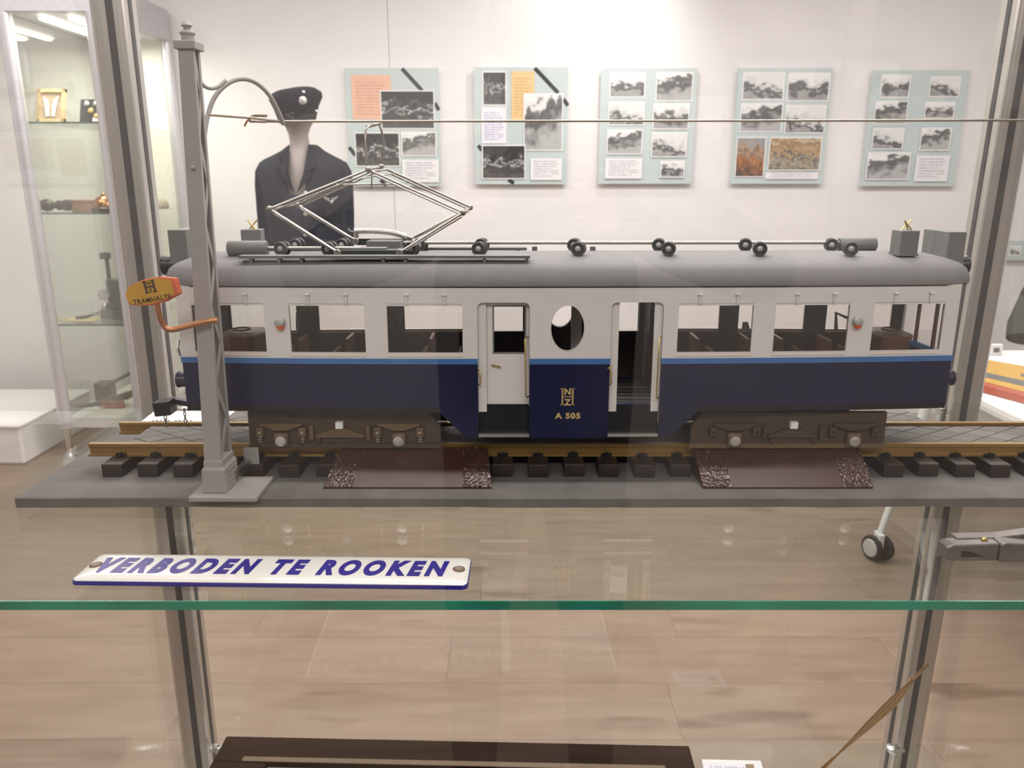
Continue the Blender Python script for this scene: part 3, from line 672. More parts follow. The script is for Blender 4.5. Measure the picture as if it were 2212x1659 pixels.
RT, RB = .042, .0275          # rail top and foot
YN, YF = .868, .949           # near and far rail
tx0 = -.470
track = thing('model_track', ((tx0 + BX1) / 2, .908, BZ), 'ochre model railway track on dark wooden sleepers', 'track')
def rail(y, x0, x1):
    w = .0035
    prof = [(-.006, RB), (.006, RB), (.006, RB + .0025), (.0016, RB + .004), (.0016, RT - .005), (w, RT - .004), (w, RT), (-w, RT), (-w, RT - .004), (-.0016, RT - .005), (-.0016, RB + .004), (-.006, RB + .0025)]
    return MB().prism([(x0, y + a, b) for a, b in prof], (x1 - x0, 0, 0))
xn0 = pt(196, 972, YN).x; xf0 = pt(260, 918, YF).x
obj('rail', rail(YN, xn0, BX1), RAIL, track); obj('rail', rail(YF, xf0, BX1), RAIL, track)
SLY0, SLY1 = .836, .985
sl0 = None; xs0 = pz(250, 1026, BZ).x
nslp = 0; x = xs0 + .0
step = .0402
slx = []
while x < BX1 - .015:
    slx.append(x); x += step
for i, x in enumerate(slx):
    jit = ((i * 37) % 7 - 3) * .0003
    if sl0 is None:
        sl0 = obj('sleeper', MB().b2((x - .0115, SLY0, BZ), (x + .0115, SLY1, RB)), SLEEPER, track, bevel=.0012)
        ch0 = MB()
        ch0.b2((x - .006, YN - .0085, RB), (x + .006, YN - .0062, RB + .0045)); ch0.box((x, YN - .0095, RB + .003), (.004, .004, .006))
        ch0.b2((x - .006, YN + .0062, RB), (x + .006, YN + .0085, RB + .0045))
        ch0 = obj('rail_chair', ch0, BLACK, sl0)
    else:
        c = clone(sl0, track, (x - xs0 + jit, ((i * 53) % 5 - 2) * .0008, 0))
        clone(ch0, c, (0, 0, 0))
# paving: diagonal slabs between the rails and behind the far rail
def clip(poly, x0, x1, y0, y1):
    def cut(ps, f):
        out = []
        for i in range(len(ps)):
            a, b = ps[i], ps[(i + 1) % len(ps)]; fa, fb = f(a), f(b)
            if fa >= 0: out.append(a)
            if (fa >= 0) != (fb >= 0):
                k = fa / (fa - fb); out.append((a[0] + (b[0] - a[0]) * k, a[1] + (b[1] - a[1]) * k))
        return out
    for f in (lambda p: p[0] - x0, lambda p: x1 - p[0], lambda p: p[1] - y0, lambda p: y1 - p[1]):
        poly = cut(poly, f)
        if len(poly) < 3: return []
    return poly
def paving(name, x0, x1, y0, y1, z, label, skew=0):
    base = thing(name, ((x0 + x1) / 2, (y0 + y1) / 2, z - .006), label, 'paving')
    obj('joint_bed', MB().prism([(x0 + skew, y1, z - .006), (x0, y0, z - .006), (x1, y0, z - .006), (x1, y1, z - .006)][::-1], (0, 0, .0052)), PAVE_J, base)
    d1, d2, g = .034, .024, .0007
    u, v = Vector((math.cos(R(33)), math.sin(R(33)))), Vector((math.cos(R(-33)), math.sin(R(-33))))
    for i in range(-60, 90):
        for j in range(-60, 90):
            c = Vector((x0, y0)) + u * i * d1 + v * j * d2
            q = [c + u * a * (d1 / 2 - g) + v * b * (d2 / 2 - g) for a, b in ((-1, -1), (1, -1), (1, 1), (-1, 1))]
            if max(p.x for p in q) < x0 or min(p.x for p in q) > x1 or max(p.y for p in q) < y0 or min(p.y for p in q) > y1: continue
            q = clip([(p.x, p.y) for p in q], x0, x1, y0, y1)
            if len(q) < 3: continue
            ar = abs(sum(q[k][0] * q[(k + 1) % len(q)][1] - q[(k + 1) % len(q)][0] * q[k][1] for k in range(len(q)))) / 2
            if ar < 4e-6: continue
            obj('paving_slab', MB().prism([(a, b, z - .003) for a, b in q], (0, 0, .003 + ((i * 7 + j * 5) % 4) * .00007)), PAVE, base)
paving('track_paving', pt(243, 952, YN).x + .012, BX1 - .004, YN + .0085, YF - .0085, RT - .003, 'grey diagonal paving slabs filling the track between the rails')
paving('roadside_paving', pt(470, 905, YF).x, pt(2012, 922, YF).x, YF + .0085, BY1 + .006, RT - .004, 'grey diagonal paving slabs on the far side of the track')

# oxblood crossing ramps
def ramp(name, px0, px1, tp0, tp1, label):
    y0, y1, y2 = .8015, .8250, .8535; z0, z1, z2 = BZ, .0268, .0405
    f0, f1 = pt(px0, 1050, y0).x, pt(px1, 1050, y0).x
    t0, t1 = pt(tp0, 975, y2).x, pt(tp1, 975, y2).x
    m0, m1 = lerp(f0, t0, .45), lerp(f1, t1, .45)
    t = thing(name, ((f0 + f1) / 2, y0, BZ), label, 'ramp', 'crossing ramps in front of the track')
    k = .17
    def cols(a, b): return [a, lerp(a, b, k), lerp(a, b, 1 - k), b]
    F_, M_, T_ = cols(f0, f1), cols(m0, m1), cols(t0, t1)
    zf = z0 + .0022
    body = MB()
    body.add([(f0, y0, z0), (f1, y0, z0), (f1, y0, zf - .0006), (f0, y0, zf - .0006), (m0, y1, z1 - .0006), (m1, y1, z1 - .0006), (t0, y2, z2 - .0006), (t1, y2, z2 - .0006), (t0, y2, z0), (t1, y2, z0)],
             [(0, 1, 2, 3), (3, 2, 5, 4), (4, 5, 7, 6), (6, 7, 9, 8), (1, 0, 8, 9), (0, 3, 4, 6, 8), (1, 9, 7, 5, 2)])
    obj('ramp_core', body, RAMP, t)
    for i in range(3):
        for lo, hi, ya, yb_, za, zb_, nm in ((F_, M_, y0, y1, zf, z1, 'foot'), (M_, T_, y1, y2, z1, z2, 'slope')):
            mb = MB(); P = [Vector((lo[i], ya, za)), Vector((lo[i + 1], ya, za)), Vector((hi[i + 1], yb_, zb_)), Vector((hi[i], yb_, zb_))]
            if i == 1:
                mb.prism([p - Vector((0, 0, .0006)) for p in P], (0, -.0002, .0006)); obj('smooth_%s' % nm, mb, RAMP, t)
            else:         # crumpled end panels
                nx, ny = 34, 22; g = []
                for b in range(ny + 1):
                    for a in range(nx + 1):
                        p = lerp(lerp(P[0], P[1], a / nx), lerp(P[3], P[2], a / nx), b / ny)
                        h = abs(noise.noise(Vector((p.x * 330, (p.y + p.z) * 330, i)))) * .0028 - .0002
                        g.append(p + Vector((0, -.4, .9)) * h)
                mb.add(g, [(b * (nx + 1) + a, b * (nx + 1) + a + 1, (b + 1) * (nx + 1) + a + 1, (b + 1) * (nx + 1) + a) for b in range(ny) for a in range(nx)])
                obj('crumpled_%s' % nm, mb, RAMP_C, t, smooth=60)
ramp('crossing_ramp', 698, 1061, 738, 1054, 'dark oxblood ramp with crumpled ends below the tram\'s left bogie')
ramp('crossing_ramp', 1519, 1886, 1497, 1856, 'dark oxblood ramp with crumpled ends below the tram\'s right bogie')

# white label lying on the shelf behind the track
a_, b_, c_, d_ = pz(298, 917, .0006), pz(520, 917, .0006), pz(520, 889, .0006), pz(334, 889, .0006)
t = thing('label_card', (a_ + b_ + c_ + d_) / 4, 'white printed label lying on the glass behind the track\'s left end', 'label')
obj('card', MB().prism([a_, b_, c_, d_], (0, 0, .0008)), mat('bright_white_card', (.9, .9, .88), .6), t)
for k, (s0_, s1_) in enumerate(((.08, .80), (.10, .55))):
    y_ = .05 + k * .16
    p0, p1 = lerp(a_, d_, y_), lerp(b_, c_, y_); q0, q1 = lerp(a_, d_, y_ + .07), lerp(b_, c_, y_ + .07)
    for w_ in range(int(26 * (s1_ - s0_))):
        u0 = s0_ + w_ / 26; u1 = u0 + .025
        if w_ % 6 == 5: continue
        obj('printed_letter', MB().prism([lerp(p0, p1, u0) + Vector((0, 0, .0008)), lerp(p0, p1, u1) + Vector((0, 0, .0008)), lerp(q0, q1, u1) + Vector((0, 0, .0008)), lerp(q0, q1, u0) + Vector((0, 0, .0008))], (0, 0, .0001)), BLACK, t)

# ---------------------------------------------------------------- the model tram
XC, HL = .0625, .4228
def hw(u): return .0725 - .013 * min(1.1, abs(u) / HL) ** 2.5
def yc(u): return .9025 + .0045 * u / HL
def side(u, sg, off=0.0): return Vector((XC + u, yc(u) + sg * (hw(u) - off), 0))
tram = thing('model_tram', (XC, .9025, RT), 'large blue and cream model tram numbered A 505 with a raised pantograph', 'model tram')
Z_E, Z_WT, Z_WB, Z_BELT, Z_ST, Z_BL, Z_BB, Z_SK = .2295, .2108, .1545, .1512, .1452, .0966, .0902, .0615
WINS = [(.1155, .196), (.220, .301), (.328, .407)]
WINS = [(-b, -a) for a, b in WINS[::-1]] + WINS
DOORS = [(-.0995, -.0435), (.0435, .0995)]
Z_DT = .2122
def refine(us, st=.015):
    out = [us[0]]
    for b in us[1:]:
        a = out[-1]; k = max(1, int(math.ceil((b - a) / st)))
        out += [a + (b - a) * (i + 1) / k for i in range(k)]
    return out
def wallgrid(us, zs, solid, sg, off, th):
    us = refine(us); nu, nz_ = len(us), len(zs); mb = MB()
    V = []
    for o in (off, off + th):
        for z in zs:
            for u in us:
                p = side(u, sg, o); V.append((p.x, p.y, z))
    N = nu * nz_
    def idx(l, i, j): return l * N + j * nu + i
    ok = lambda i, j: 0 <= i < nu - 1 and 0 <= j < nz_ - 1 and solid((us[i] + us[i + 1]) / 2, (zs[j] + zs[j + 1]) / 2)
    fs = []
    for i in range(nu - 1):
        for j in range(nz_ - 1):
            if not ok(i, j): continue
            q = [(i, j), (i + 1, j), (i + 1, j + 1), (i, j + 1)]
            fs.append(tuple(idx(0, a, b) for a, b in q)); fs.append(tuple(idx(1, a, b) for a, b in q[::-1]))
            for (a, b), nb in zip(((0, 1), (1, 2), (2, 3), (3, 0)), ((i, j - 1), (i + 1, j), (i, j + 1), (i - 1, j))):
                if not ok(*nb): fs.append((idx(0, *q[a]), idx(0, *q[b]), idx(1, *q[b]), idx(1, *q[a])))
    return mb.add(V, fs)
allu = sorted(set([-HL, HL] + [q for w_ in WINS + DOORS for q in w_]))
inwin = lambda u, z: any(a < u < b for a, b in WINS) and Z_WB < z < Z_WT
indoor = lambda u, z: any(a < u < b for a, b in DOORS) and z < Z_DT
OVC, OVX, OVZ = -.003, .0180, .0248; OVCZ = .1848
def oval_panel(u0, u1, z0, z1, sg, off, th, pad=0.0):
    mb = MB(); n = 48; A, B = [], []
    for k in range(n):
        a = 2 * math.pi * (k + .5) / n; c, s_ = math.cos(a), math.sin(a)
        r = min((u1 - OVC if c > 0 else u0 - OVC) / c if abs(c) > 1e-6 else 9, (z1 - OVCZ if s_ > 0 else z0 - OVCZ) / s_ if abs(s_) > 1e-6 else 9)
        A.append((OVC + c * r, OVCZ + s_ * r)); B.append((OVC + c * (OVX + pad), OVCZ + s_ * (OVZ + pad)))
    # true corners
    for cu, cz in ((u0, z0), (u1, z0), (u1, z1), (u0, z1)):
        k = min(range(n), key=lambda q: (A[q][0] - cu) ** 2 + (A[q][1] - cz) ** 2); A[k] = (cu, cz)
    def P(q, o): p = side(q[0], sg, o); return (p.x, p.y, q[1])
    return mb.loft([[P(q, off) for q in A], [P(q, off) for q in B], [P(q, off + th) for q in B], [P(q, off + th) for q in A], [P(q, off) for q in A]], cap=False)
def corner(u0, z0, r, su, sg, off, th):     # rounded upper corner of a door opening
    q = [(u0, z0)] + [(u0 + su * r * (1 - math.cos(k * math.pi / 12)), z0 - r * (1 - math.sin(k * math.pi / 12))) for k in range(7)][::1]
    pts = [side(a, sg, off) + Vector((0, 0, b)) for a, b in q]; pts2 = [side(a, sg, off + th) + Vector((0, 0, b)) for a, b in q]
    return pts, pts2
for sg in (-1, 1):
    us_c = [u for u in allu]
    centre = lambda u: -.0435 < u < .0435
    m1 = wallgrid(us_c, [Z_BELT, Z_WB, Z_WT, Z_DT, Z_E], lambda u, z: not inwin(u, z) and not indoor(u, z) and not centre(u), sg, 0, .0028)
    o = obj('upper_side_panel', m1, CREAM, tram, smooth=25)
    o2 = obj('oval_window_panel', oval_panel(-.0435, .0435, Z_BELT, Z_E, sg, 0, .0028), CREAM, tram)
    obj('oval_rim', MB().tube([side(OVC + math.cos(2 * math.pi * k / 40) * OVX, sg, -.0002) + Vector((0, 0, OVCZ + math.sin(2 * math.pi * k / 40) * OVZ)) for k in range(41)], .0005, 6, cap=False), SILL, o2, smooth=60)
    for a, b in DOORS:
        for u0, su in ((a, 1), (b, -1)):
            p1, p2 = corner(u0, Z_DT, .006, su, sg, 0, .0028)
            n = len(p1)
            obj('door_corner', MB().add(p1 + p2, [tuple(range(n)), tuple(range(n, 2 * n))[::-1]] + [(i, (i + 1) % n, n + (i + 1) % n, n + i) for i in range(n)]), CREAM, o)
    # inner lining
    ml_ = wallgrid(us_c, [Z_BL, Z_WB - .001, Z_WT, Z_DT, Z_E], lambda u, z: not (any(a < u < b for a, b in WINS) and Z_WB - .001 < z < Z_WT) and not indoor(u, z) and not centre(u), sg, .0030, .0018)
    obj('inner_lining', ml_, LINING, tram)
    obj('inner_oval_lining', oval_panel(-.0435, .0435, Z_BELT, Z_E, sg, .0030, .0018, .0005), LINING, tram)
    obj('inner_lower_lining', wallgrid([-.0435, .0435], [Z_BL, Z_BELT], lambda u, z: True, sg, .0030, .0018), LINING, tram)
    # lower body
    for a, b, z0, z1, m_, off, nm in ((-HL, -.0995, Z_BL, Z_ST, BLUE, 0, 'lower_side_panel'), (.0995, HL, Z_BL, Z_ST, BLUE, 0, 'lower_side_panel'),
                                      (-HL - .001, -.0995, Z_ST, Z_BELT, LBLUE, -.0010, 'belt_stripe'), (.0995, HL + .001, Z_ST, Z_BELT, LBLUE, -.0010, 'belt_stripe'),
                                      (-HL, -.0995, Z_BB, Z_BL, BLACK, .0012, 'sole_bar'), (.0995, HL, Z_BB, Z_BL, BLACK, .0012, 'sole_bar'),
                                      (-.0435, .0435, Z_SK, Z_ST, BLUE, -.0012, 'number_panel'), (-.0437, .0437, Z_ST, Z_BELT, LBLUE, -.0018, 'belt_stripe')):
        obj(nm, wallgrid([a, b], [z0, z1], lambda u, z: True, sg, off, .0028), m_, tram, smooth=25)
    for su in (-1, 1):
        q = [(.0995, Z_BL), (.0995, Z_SK), (.1135, Z_SK + .0005), (.142, Z_BB), (.142, Z_BL)]
        A = [side(su * a, sg, 0.0) + Vector((0, 0, b)) for a, b in q]; B = [side(su * a, sg, .0026) + Vector((0, 0, b)) for a, b in q]; n = len(q)
        obj('slanted_skirt', MB().add(A + B, [tuple(range(n)), tuple(range(n, 2 * n))[::-1]] + [(i, (i + 1) % n, n + (i + 1) % n, n + i) for i in range(n)]), BLUE, tram)
    # windows
    for a, b in WINS:
        sill = obj('window_sill', wallgrid([a - .0005, b + .0005], [Z_WB - .0008, Z_WB + .0032], lambda u, z: True, sg, -.0010, .0036), SILL, tram)
        obj('window_top_rail', wallgrid([a, b], [Z_WT - .0024, Z_WT - .0004], lambda u, z: True, sg, .0006, .0022), CREAM, sill)
        obj('window_pane', wallgrid([a, b], [Z_WB + .0032, Z_WT - .0024], lambda u, z: True, sg, .0022, .0006), G_WIN, sill)
        w_ = b - a
        for k in (.27, .77):
            uu = a + w_ * k
            if sg < 0:
                p = side(uu, sg, -.0012)
                v = obj('vent_rod', MB().tube([p + Vector((0, 0, Z_WT - .0005)), p + Vector((0, 0, Z_WT + .0095))], .0012, 8), CREAM, tram, smooth=40)
                obj('vent_cap', MB().box(p + Vector((0, -.0012, Z_WT + .0102)), (.0042, .0034, .0012)), WHITE, v)
    # doorways: jambs, step, step edge
    for di, (a, b) in enumerate(DOORS):
        for u0, u1, nm in ((a, a + .0092, 'door_jamb'), (b - .0088, b, 'door_jamb')):
            if di == 0 and u0 > a: continue
            if sg > 0: continue
            obj(nm, wallgrid([u0, u1], [Z_BL - .0065, Z_DT], lambda u, z: True, sg, .0045, .003), CREAM, tram)
        obj('door_step', wallgrid([a, b], [Z_SK + .004, Z_BL - .001], lambda u, z: True, sg, .0050, .004), BLACK, tram)
        obj('step_edge', wallgrid([a, b], [Z_SK + .0004, Z_SK + .0038], lambda u, z: True, sg, .0005, .010), ALU, tram)
        obj('threshold', wallgrid([a + .009, b - .001], [Z_BL - .0006, Z_BL + .0014], lambda u, z: True, sg, .0065, .012), BLUE, tram)
        if sg > 0 or di == 0:
            u0, u1 = a + .0092, b
            if sg > 0: u0, u1 = a, b
            wi = (u0 + .0075, u1 - .0045)
            dr = obj('door', wallgrid([u0, wi[0], wi[1], u1], [Z_BL, .1560, .2068, Z_DT], lambda u, z: not (wi[0] < u < wi[1] and .156 < z < .2068), sg, .0085, .0025), CREAM, tram)
            obj('door_pane', wallgrid(list(wi), [.156, .2068], lambda u, z: True, sg, .0095, .0006), G_WIN, dr)
            obj('door_window_frame', wallgrid([wi[0] - .0006, wi[0] + .001, wi[1] - .001, wi[1] + .0006], [.1552, .1562, .2066, .2074], lambda u, z: not (wi[0] + .001 < u < wi[1] - .001 and .1562 < z < .2066), sg, .0078, .0009), DGREY, dr)
            if sg > 0: obj('door_lining', wallgrid([u0, wi[0], wi[1], u1], [Z_BL, .1560, .2068, Z_DT], lambda u, z: not (wi[0] < u < wi[1] and .156 < z < .2068), sg, .0112, .001), LINING, dr)
            if sg < 0:
                p = side(u0 + .006, sg, .0065) + Vector((0, 0, .1428))
                obj('door_handle', MB().tube([p + Vector((-.0005, .002, .0)), p + Vector((0, -.001, 0)), p + Vector((.0095, -.001, -.0022))], .0009, 6), BRASS, dr, smooth=40)
ROD = lambda px, pya, pyb, off, bow: (pt(px, pya, side(pt(px, pya, .83).x - XC, -1, -off).y), pt(px + bow, pyb, side(pt(px, pyb, .83).x - XC, -1, -off).y))
def grip(name, px, y0, y1, so, bow=0):
    yw = .8305
    A, B = pt(px, y0, yw - .004), pt(px + bow, y1, yw - .004); k = Vector((so * .0035, .006, .0008))
    obj(name, MB().tube([A + k, A + Vector((so * .0008, .0005, 0)), A + Vector((0, 0, -.001)), B + Vector((0, 0, .001)), B + Vector((so * .0008, .0005, 0)), B + Vector((so * .0035, .006, -.0008))], .00085, 8), BRASS, tram, smooth=40)
grip('grab_rail', 1134, 731, 858, 1, 2); grip('grab_rail', 1424, 731, 860, 1, -6); grip('grab_rail', 1037, 801, 831, -1, 1); grip('grab_rail', 1319, 798, 831, -1, 1)
obj('door_catch', MB().tube([pt(1313, 796, .8255), pt(1322, 792, .8245)], .001, 6), BRASS, tram, smooth=40)
# direction lamps
for px in (605, 1858):
    u = pt(px, 700, .83).x - XC; p = side(u, -1, -.0005) + Vector((0, 0, pt(px, 698, .833).z))
    lp = obj('side_lamp', MB().lathe([(.0052, 0), (.0052, .005), (.0040, .0068), (.0012, .0075)], p + Vector((0, .0005, .0008)), (0, -1, .18), 18), mat('lamp_grey', (.36, .36, .34), .5), tram, smooth=40)
    obj('orange_lens', MB().lathe([(.0040, 0), (.0040, .0045), (.0028, .006)], p + Vector((.0003, -.0002, -.0026)), (0, -1, -.1), 14), mat('orange_lens', (.62, .10, .025), .3), lp, smooth=40)
# emblem and number
ec = pt(1226, 857, side(0, -1, -.0012).y - .0004); Un, Vn = (1, 0, 0), (0, 0, 1)
em = MB(); W2, H2 = .0078, .0094
for sx in (-1, 1):
    em.box(ec + Vector((sx * W2 * .72, 0, 0)), (.0017, .0006, H2 * 2))
    for sz in (-1, 1): em.box(ec + Vector((sx * W2 * .72, 0, sz * (H2 - .0004))), (.0046, .0006, .0009))
em.box(ec, (W2 * 1.35, .0006, .0009))
emo = obj('emblem_letter_h', em, GOLD, tram)
for ch_, dz in (('N', .0058), ('Z', -.0062)):
    obj('emblem_letter', text_mb(ch_, .0074, ec + Vector((0, 0, dz)), Un, Vn, offset=.045), GOLD, emo)
nc = pt(1226, 898, side(0, -1, -.0012).y - .0002)
obj('fleet_number', text_mb('A 505', .0070, nc, Un, Vn, offset=.05, width=.0282, space=1.15), GOLD, tram, label='gold lettering A 505')
# ends
for se in (-1, 1):
    u = se * HL; x = XC + u; y0, y1 = yc(u) - hw(u), yc(u) + hw(u)
    for nm, z0, z1, m_ in (('end_panel', Z_BL, Z_ST, BLUE), ('end_belt_stripe', Z_ST, Z_BELT, LBLUE), ('end_sole_bar', Z_BB, Z_BL, BLACK)):
        obj(nm, MB().b2((x - se * .003, y0, z0), (x + se * (.001 if 'belt' in nm else 0), y1, z1)), m_, tram)
    for k in range(4):
        yy = lerp(y0, y1, k / 3); d = .006 if k in (0, 3) else .004
        yy = min(max(yy, y0 + d / 2 + .0001), y1 - d / 2 - .0001)
        obj('end_pillar', MB().b2((x - se * .003, yy - d / 2, Z_BELT), (x, yy + d / 2, Z_WT)), CREAM if k in (0, 3) else SEATM, tram)
    obj('end_head_panel', MB().b2((x - se * .003, y0, Z_WT), (x, y1, Z_E)), CREAM, tram)
    for k in range(3):
        obj('end_window_pane', MB().b2((x - se * .002, lerp(y0, y1, k / 3) + .004, Z_BELT), (x - se * .0014, lerp(y0, y1, (k + 1) / 3) - .004, Z_WT)), G_WIN, tram)
    # buffer lamp drums, bumper bars, end hook
    for dy in (-.036, .036):
        bz = pt(385 if se < 0 else 2068, 818, .865).z
        dr = obj('buffer', MB().lathe([(.0085, 0), (.0085, .014), (.0092, .0145), (.0092, .017)], (x, yc(u) + dy, bz), (se, 0, 0), 20), mat('navy_buffer', (.022, .022, .05), .35, coat=.3), tram, smooth=40)
    for q in range(3):
        pts = [(x + se * .001, y0 + .012, Z_BB + .0015 + q * .0042), (x + se * (.010 + .001 * q), yc(u) - .03, Z_BB + .003 + q * .0045), (x + se * (.012 + .001 * q), yc(u), Z_BB + .003 + q * .0045), (x + se * (.010 + .001 * q), yc(u) + .03, Z_BB + .003 + q * .0045), (x + se * .001, y1 - .012, Z_BB + .0015 + q * .0042)]
        obj('bumper_bar', MB().tube(pts, .0018, 8), BLACK, tram, smooth=50)
    hp = Vector((x + se * .010, yc(u) - .045, Z_BB - .001))
    lk = MB()
    for q in range(4):
        c = hp + Vector((0, 0, -.003 - q * .0042)); ax = Vector((1, 0, 0)) if q % 2 else Vector((0, 1, 0))
        lk.tube([c + ax * .0013 * math.cos(k * math.pi / 5) + Vector((0, 0, .0026 * math.sin(k * math.pi / 5))) for k in range(11)], .00055, 5, cap=False)
    obj('hanging_chain', lk, STEEL, tram, smooth=60)
    hl = pt(352 if se < 0 else 2092, 571, yc(u))
    hx = x + se * .019
    obj('head_lamp', MB().lathe([(.0035, -.014), (.0100, -.004), (.0108, .012), (.0116, .0145), (.0108, .016)], (hx, yc(u), hl.z - .001), (se, 0, 0), 22), BLACK, tram, smooth=40)
    obj('head_lamp_rim', MB().lathe([(.0095, 0), (.0095, .0012)], (hx + se * .0155, yc(u), hl.z - .001), (se, 0, 0), 22), BRASS, tram, smooth=40)
# coupling box at the left end
cb = pt(356, 879, .865); rz = Matrix.Rotation(R(-6), 3, 'Y')
o = obj('coupling_box', MB().box(cb, (.0185, .020, .0165), rz), BLACK, tram, bevel=.0012)
obj('coupling_arm', MB().box(cb + Vector((.017, .012, .002)), (.030, .008, .006), Matrix.Rotation(R(12), 3, 'Y')), BLACK, o)
lk = MB(); hp = cb + Vector((.001, -.004, -.0085))
for q in range(3):
    c = hp + Vector((0, 0, -.003 - q * .0045)); ax = Vector((1, 0, 0)) if q % 2 == 0 else Vector((0, 1, 0))
    lk.tube([c + ax * .0015 * math.cos(k * math.pi / 5) + Vector((0, 0, .0030 * math.sin(k * math.pi / 5))) for k in range(11)], .0006, 5, cap=False)
obj('coupling_chain', lk, STEEL, o, smooth=60)
obj('destination_bracket', MB().tube([pt(386, 735, .85), pt(384, 752, .845), pt(389, 768, .85)], .0016, 6), SILVER, tram, smooth=40)
# floor and fittings inside
fl = MB()
obj('tram_floor', MB().loft([[(XC + u, yc(u) + sg * (hw(u) - .005), z) for sg, u in [(-1, q) for q in (-.418, -.3, -.15, 0, .15, .3, .418)] + [(1, q) for q in (.418, .3, .15, 0, -.15, -.3, -.418)]] for z in (Z_BB, Z_BL)]), BLACK, tram)
for k in range(7):
    obj('floor_slat', MB().b2((XC - .1, .845 + k * .016, Z_BL), (XC + .1, .853 + k * .016, Z_BL + .0008)), mat('dark_floor_slat', (.05, .045, .04), .5), tram)
def seat(u, y, face):
    x = XC + u
    s_ = obj('bench_seat', MB().b2((x - .014, y - .022, Z_BL), (x + .014, y + .022, Z_BL + .026)), SEATM, tram, bevel=.002)
    obj('bench_back', MB().b2((x - face * .015 - .002, y - .022, Z_BL), (x - face * .015 + .002, y + .022, Z_BL + .058)), SEATM, s_, bevel=.0015)
for u in (.135, .175, .235, .275, .330):
    for sg in (-1, 1):
        seat(u, .9025 + sg * (.040 if u < .3 else .033), 1); seat(-u, .9025 + sg * (.040 if u < .3 else .033), -1)
# driver's desks, partitions and grey grab frames
for se in (-1, 1):
    obj('driver_desk', MB().loft([ell(XC + se * .375, .905, z, rx, .032, 20, 3) for z, rx in ((Z_BL, .020), (.160, .020), (.1645, .024), (.1665, .023))]), SEATM, tram, smooth=40)
    obj('desk_brake_wheel', MB().tube([(XC + se * .375 + .010 * math.cos(k * math.pi / 8), .895 + .010 * math.sin(k * math.pi / 8), .1715) for k in range(17)], .001, 6, cap=False), BLACK, tram, smooth=60)
    x = XC + se * .1045
    obj('partition', MB().b2((x - .002, .845, Z_BL), (x + .002, .872, .2295)), LINING, tram)
    obj('partition', MB().b2((x - .002, .930, Z_BL), (x + .002, .965, .2295)), LINING, tram)
for pts in ([(643, 712), (643, 676), (664, 660)], [(1806, 712), (1806, 676), (1838, 690)], [(862, 700), (868, 672), (846, 700)], [(1606, 712), (1608, 697), (1612, 697), (1616, 712)]):
    obj('grab_frame', MB().tube([pt(a, b, .915) for a, b in pts], .0022, 6), MGREY, tram, smooth=50)
xp = pt(1245, 700, .915).x
obj('interior_post', MB().b2((xp - .0062, .913, Z_BL), (xp + .0062, .916, Z_E)), CREAM, tram)
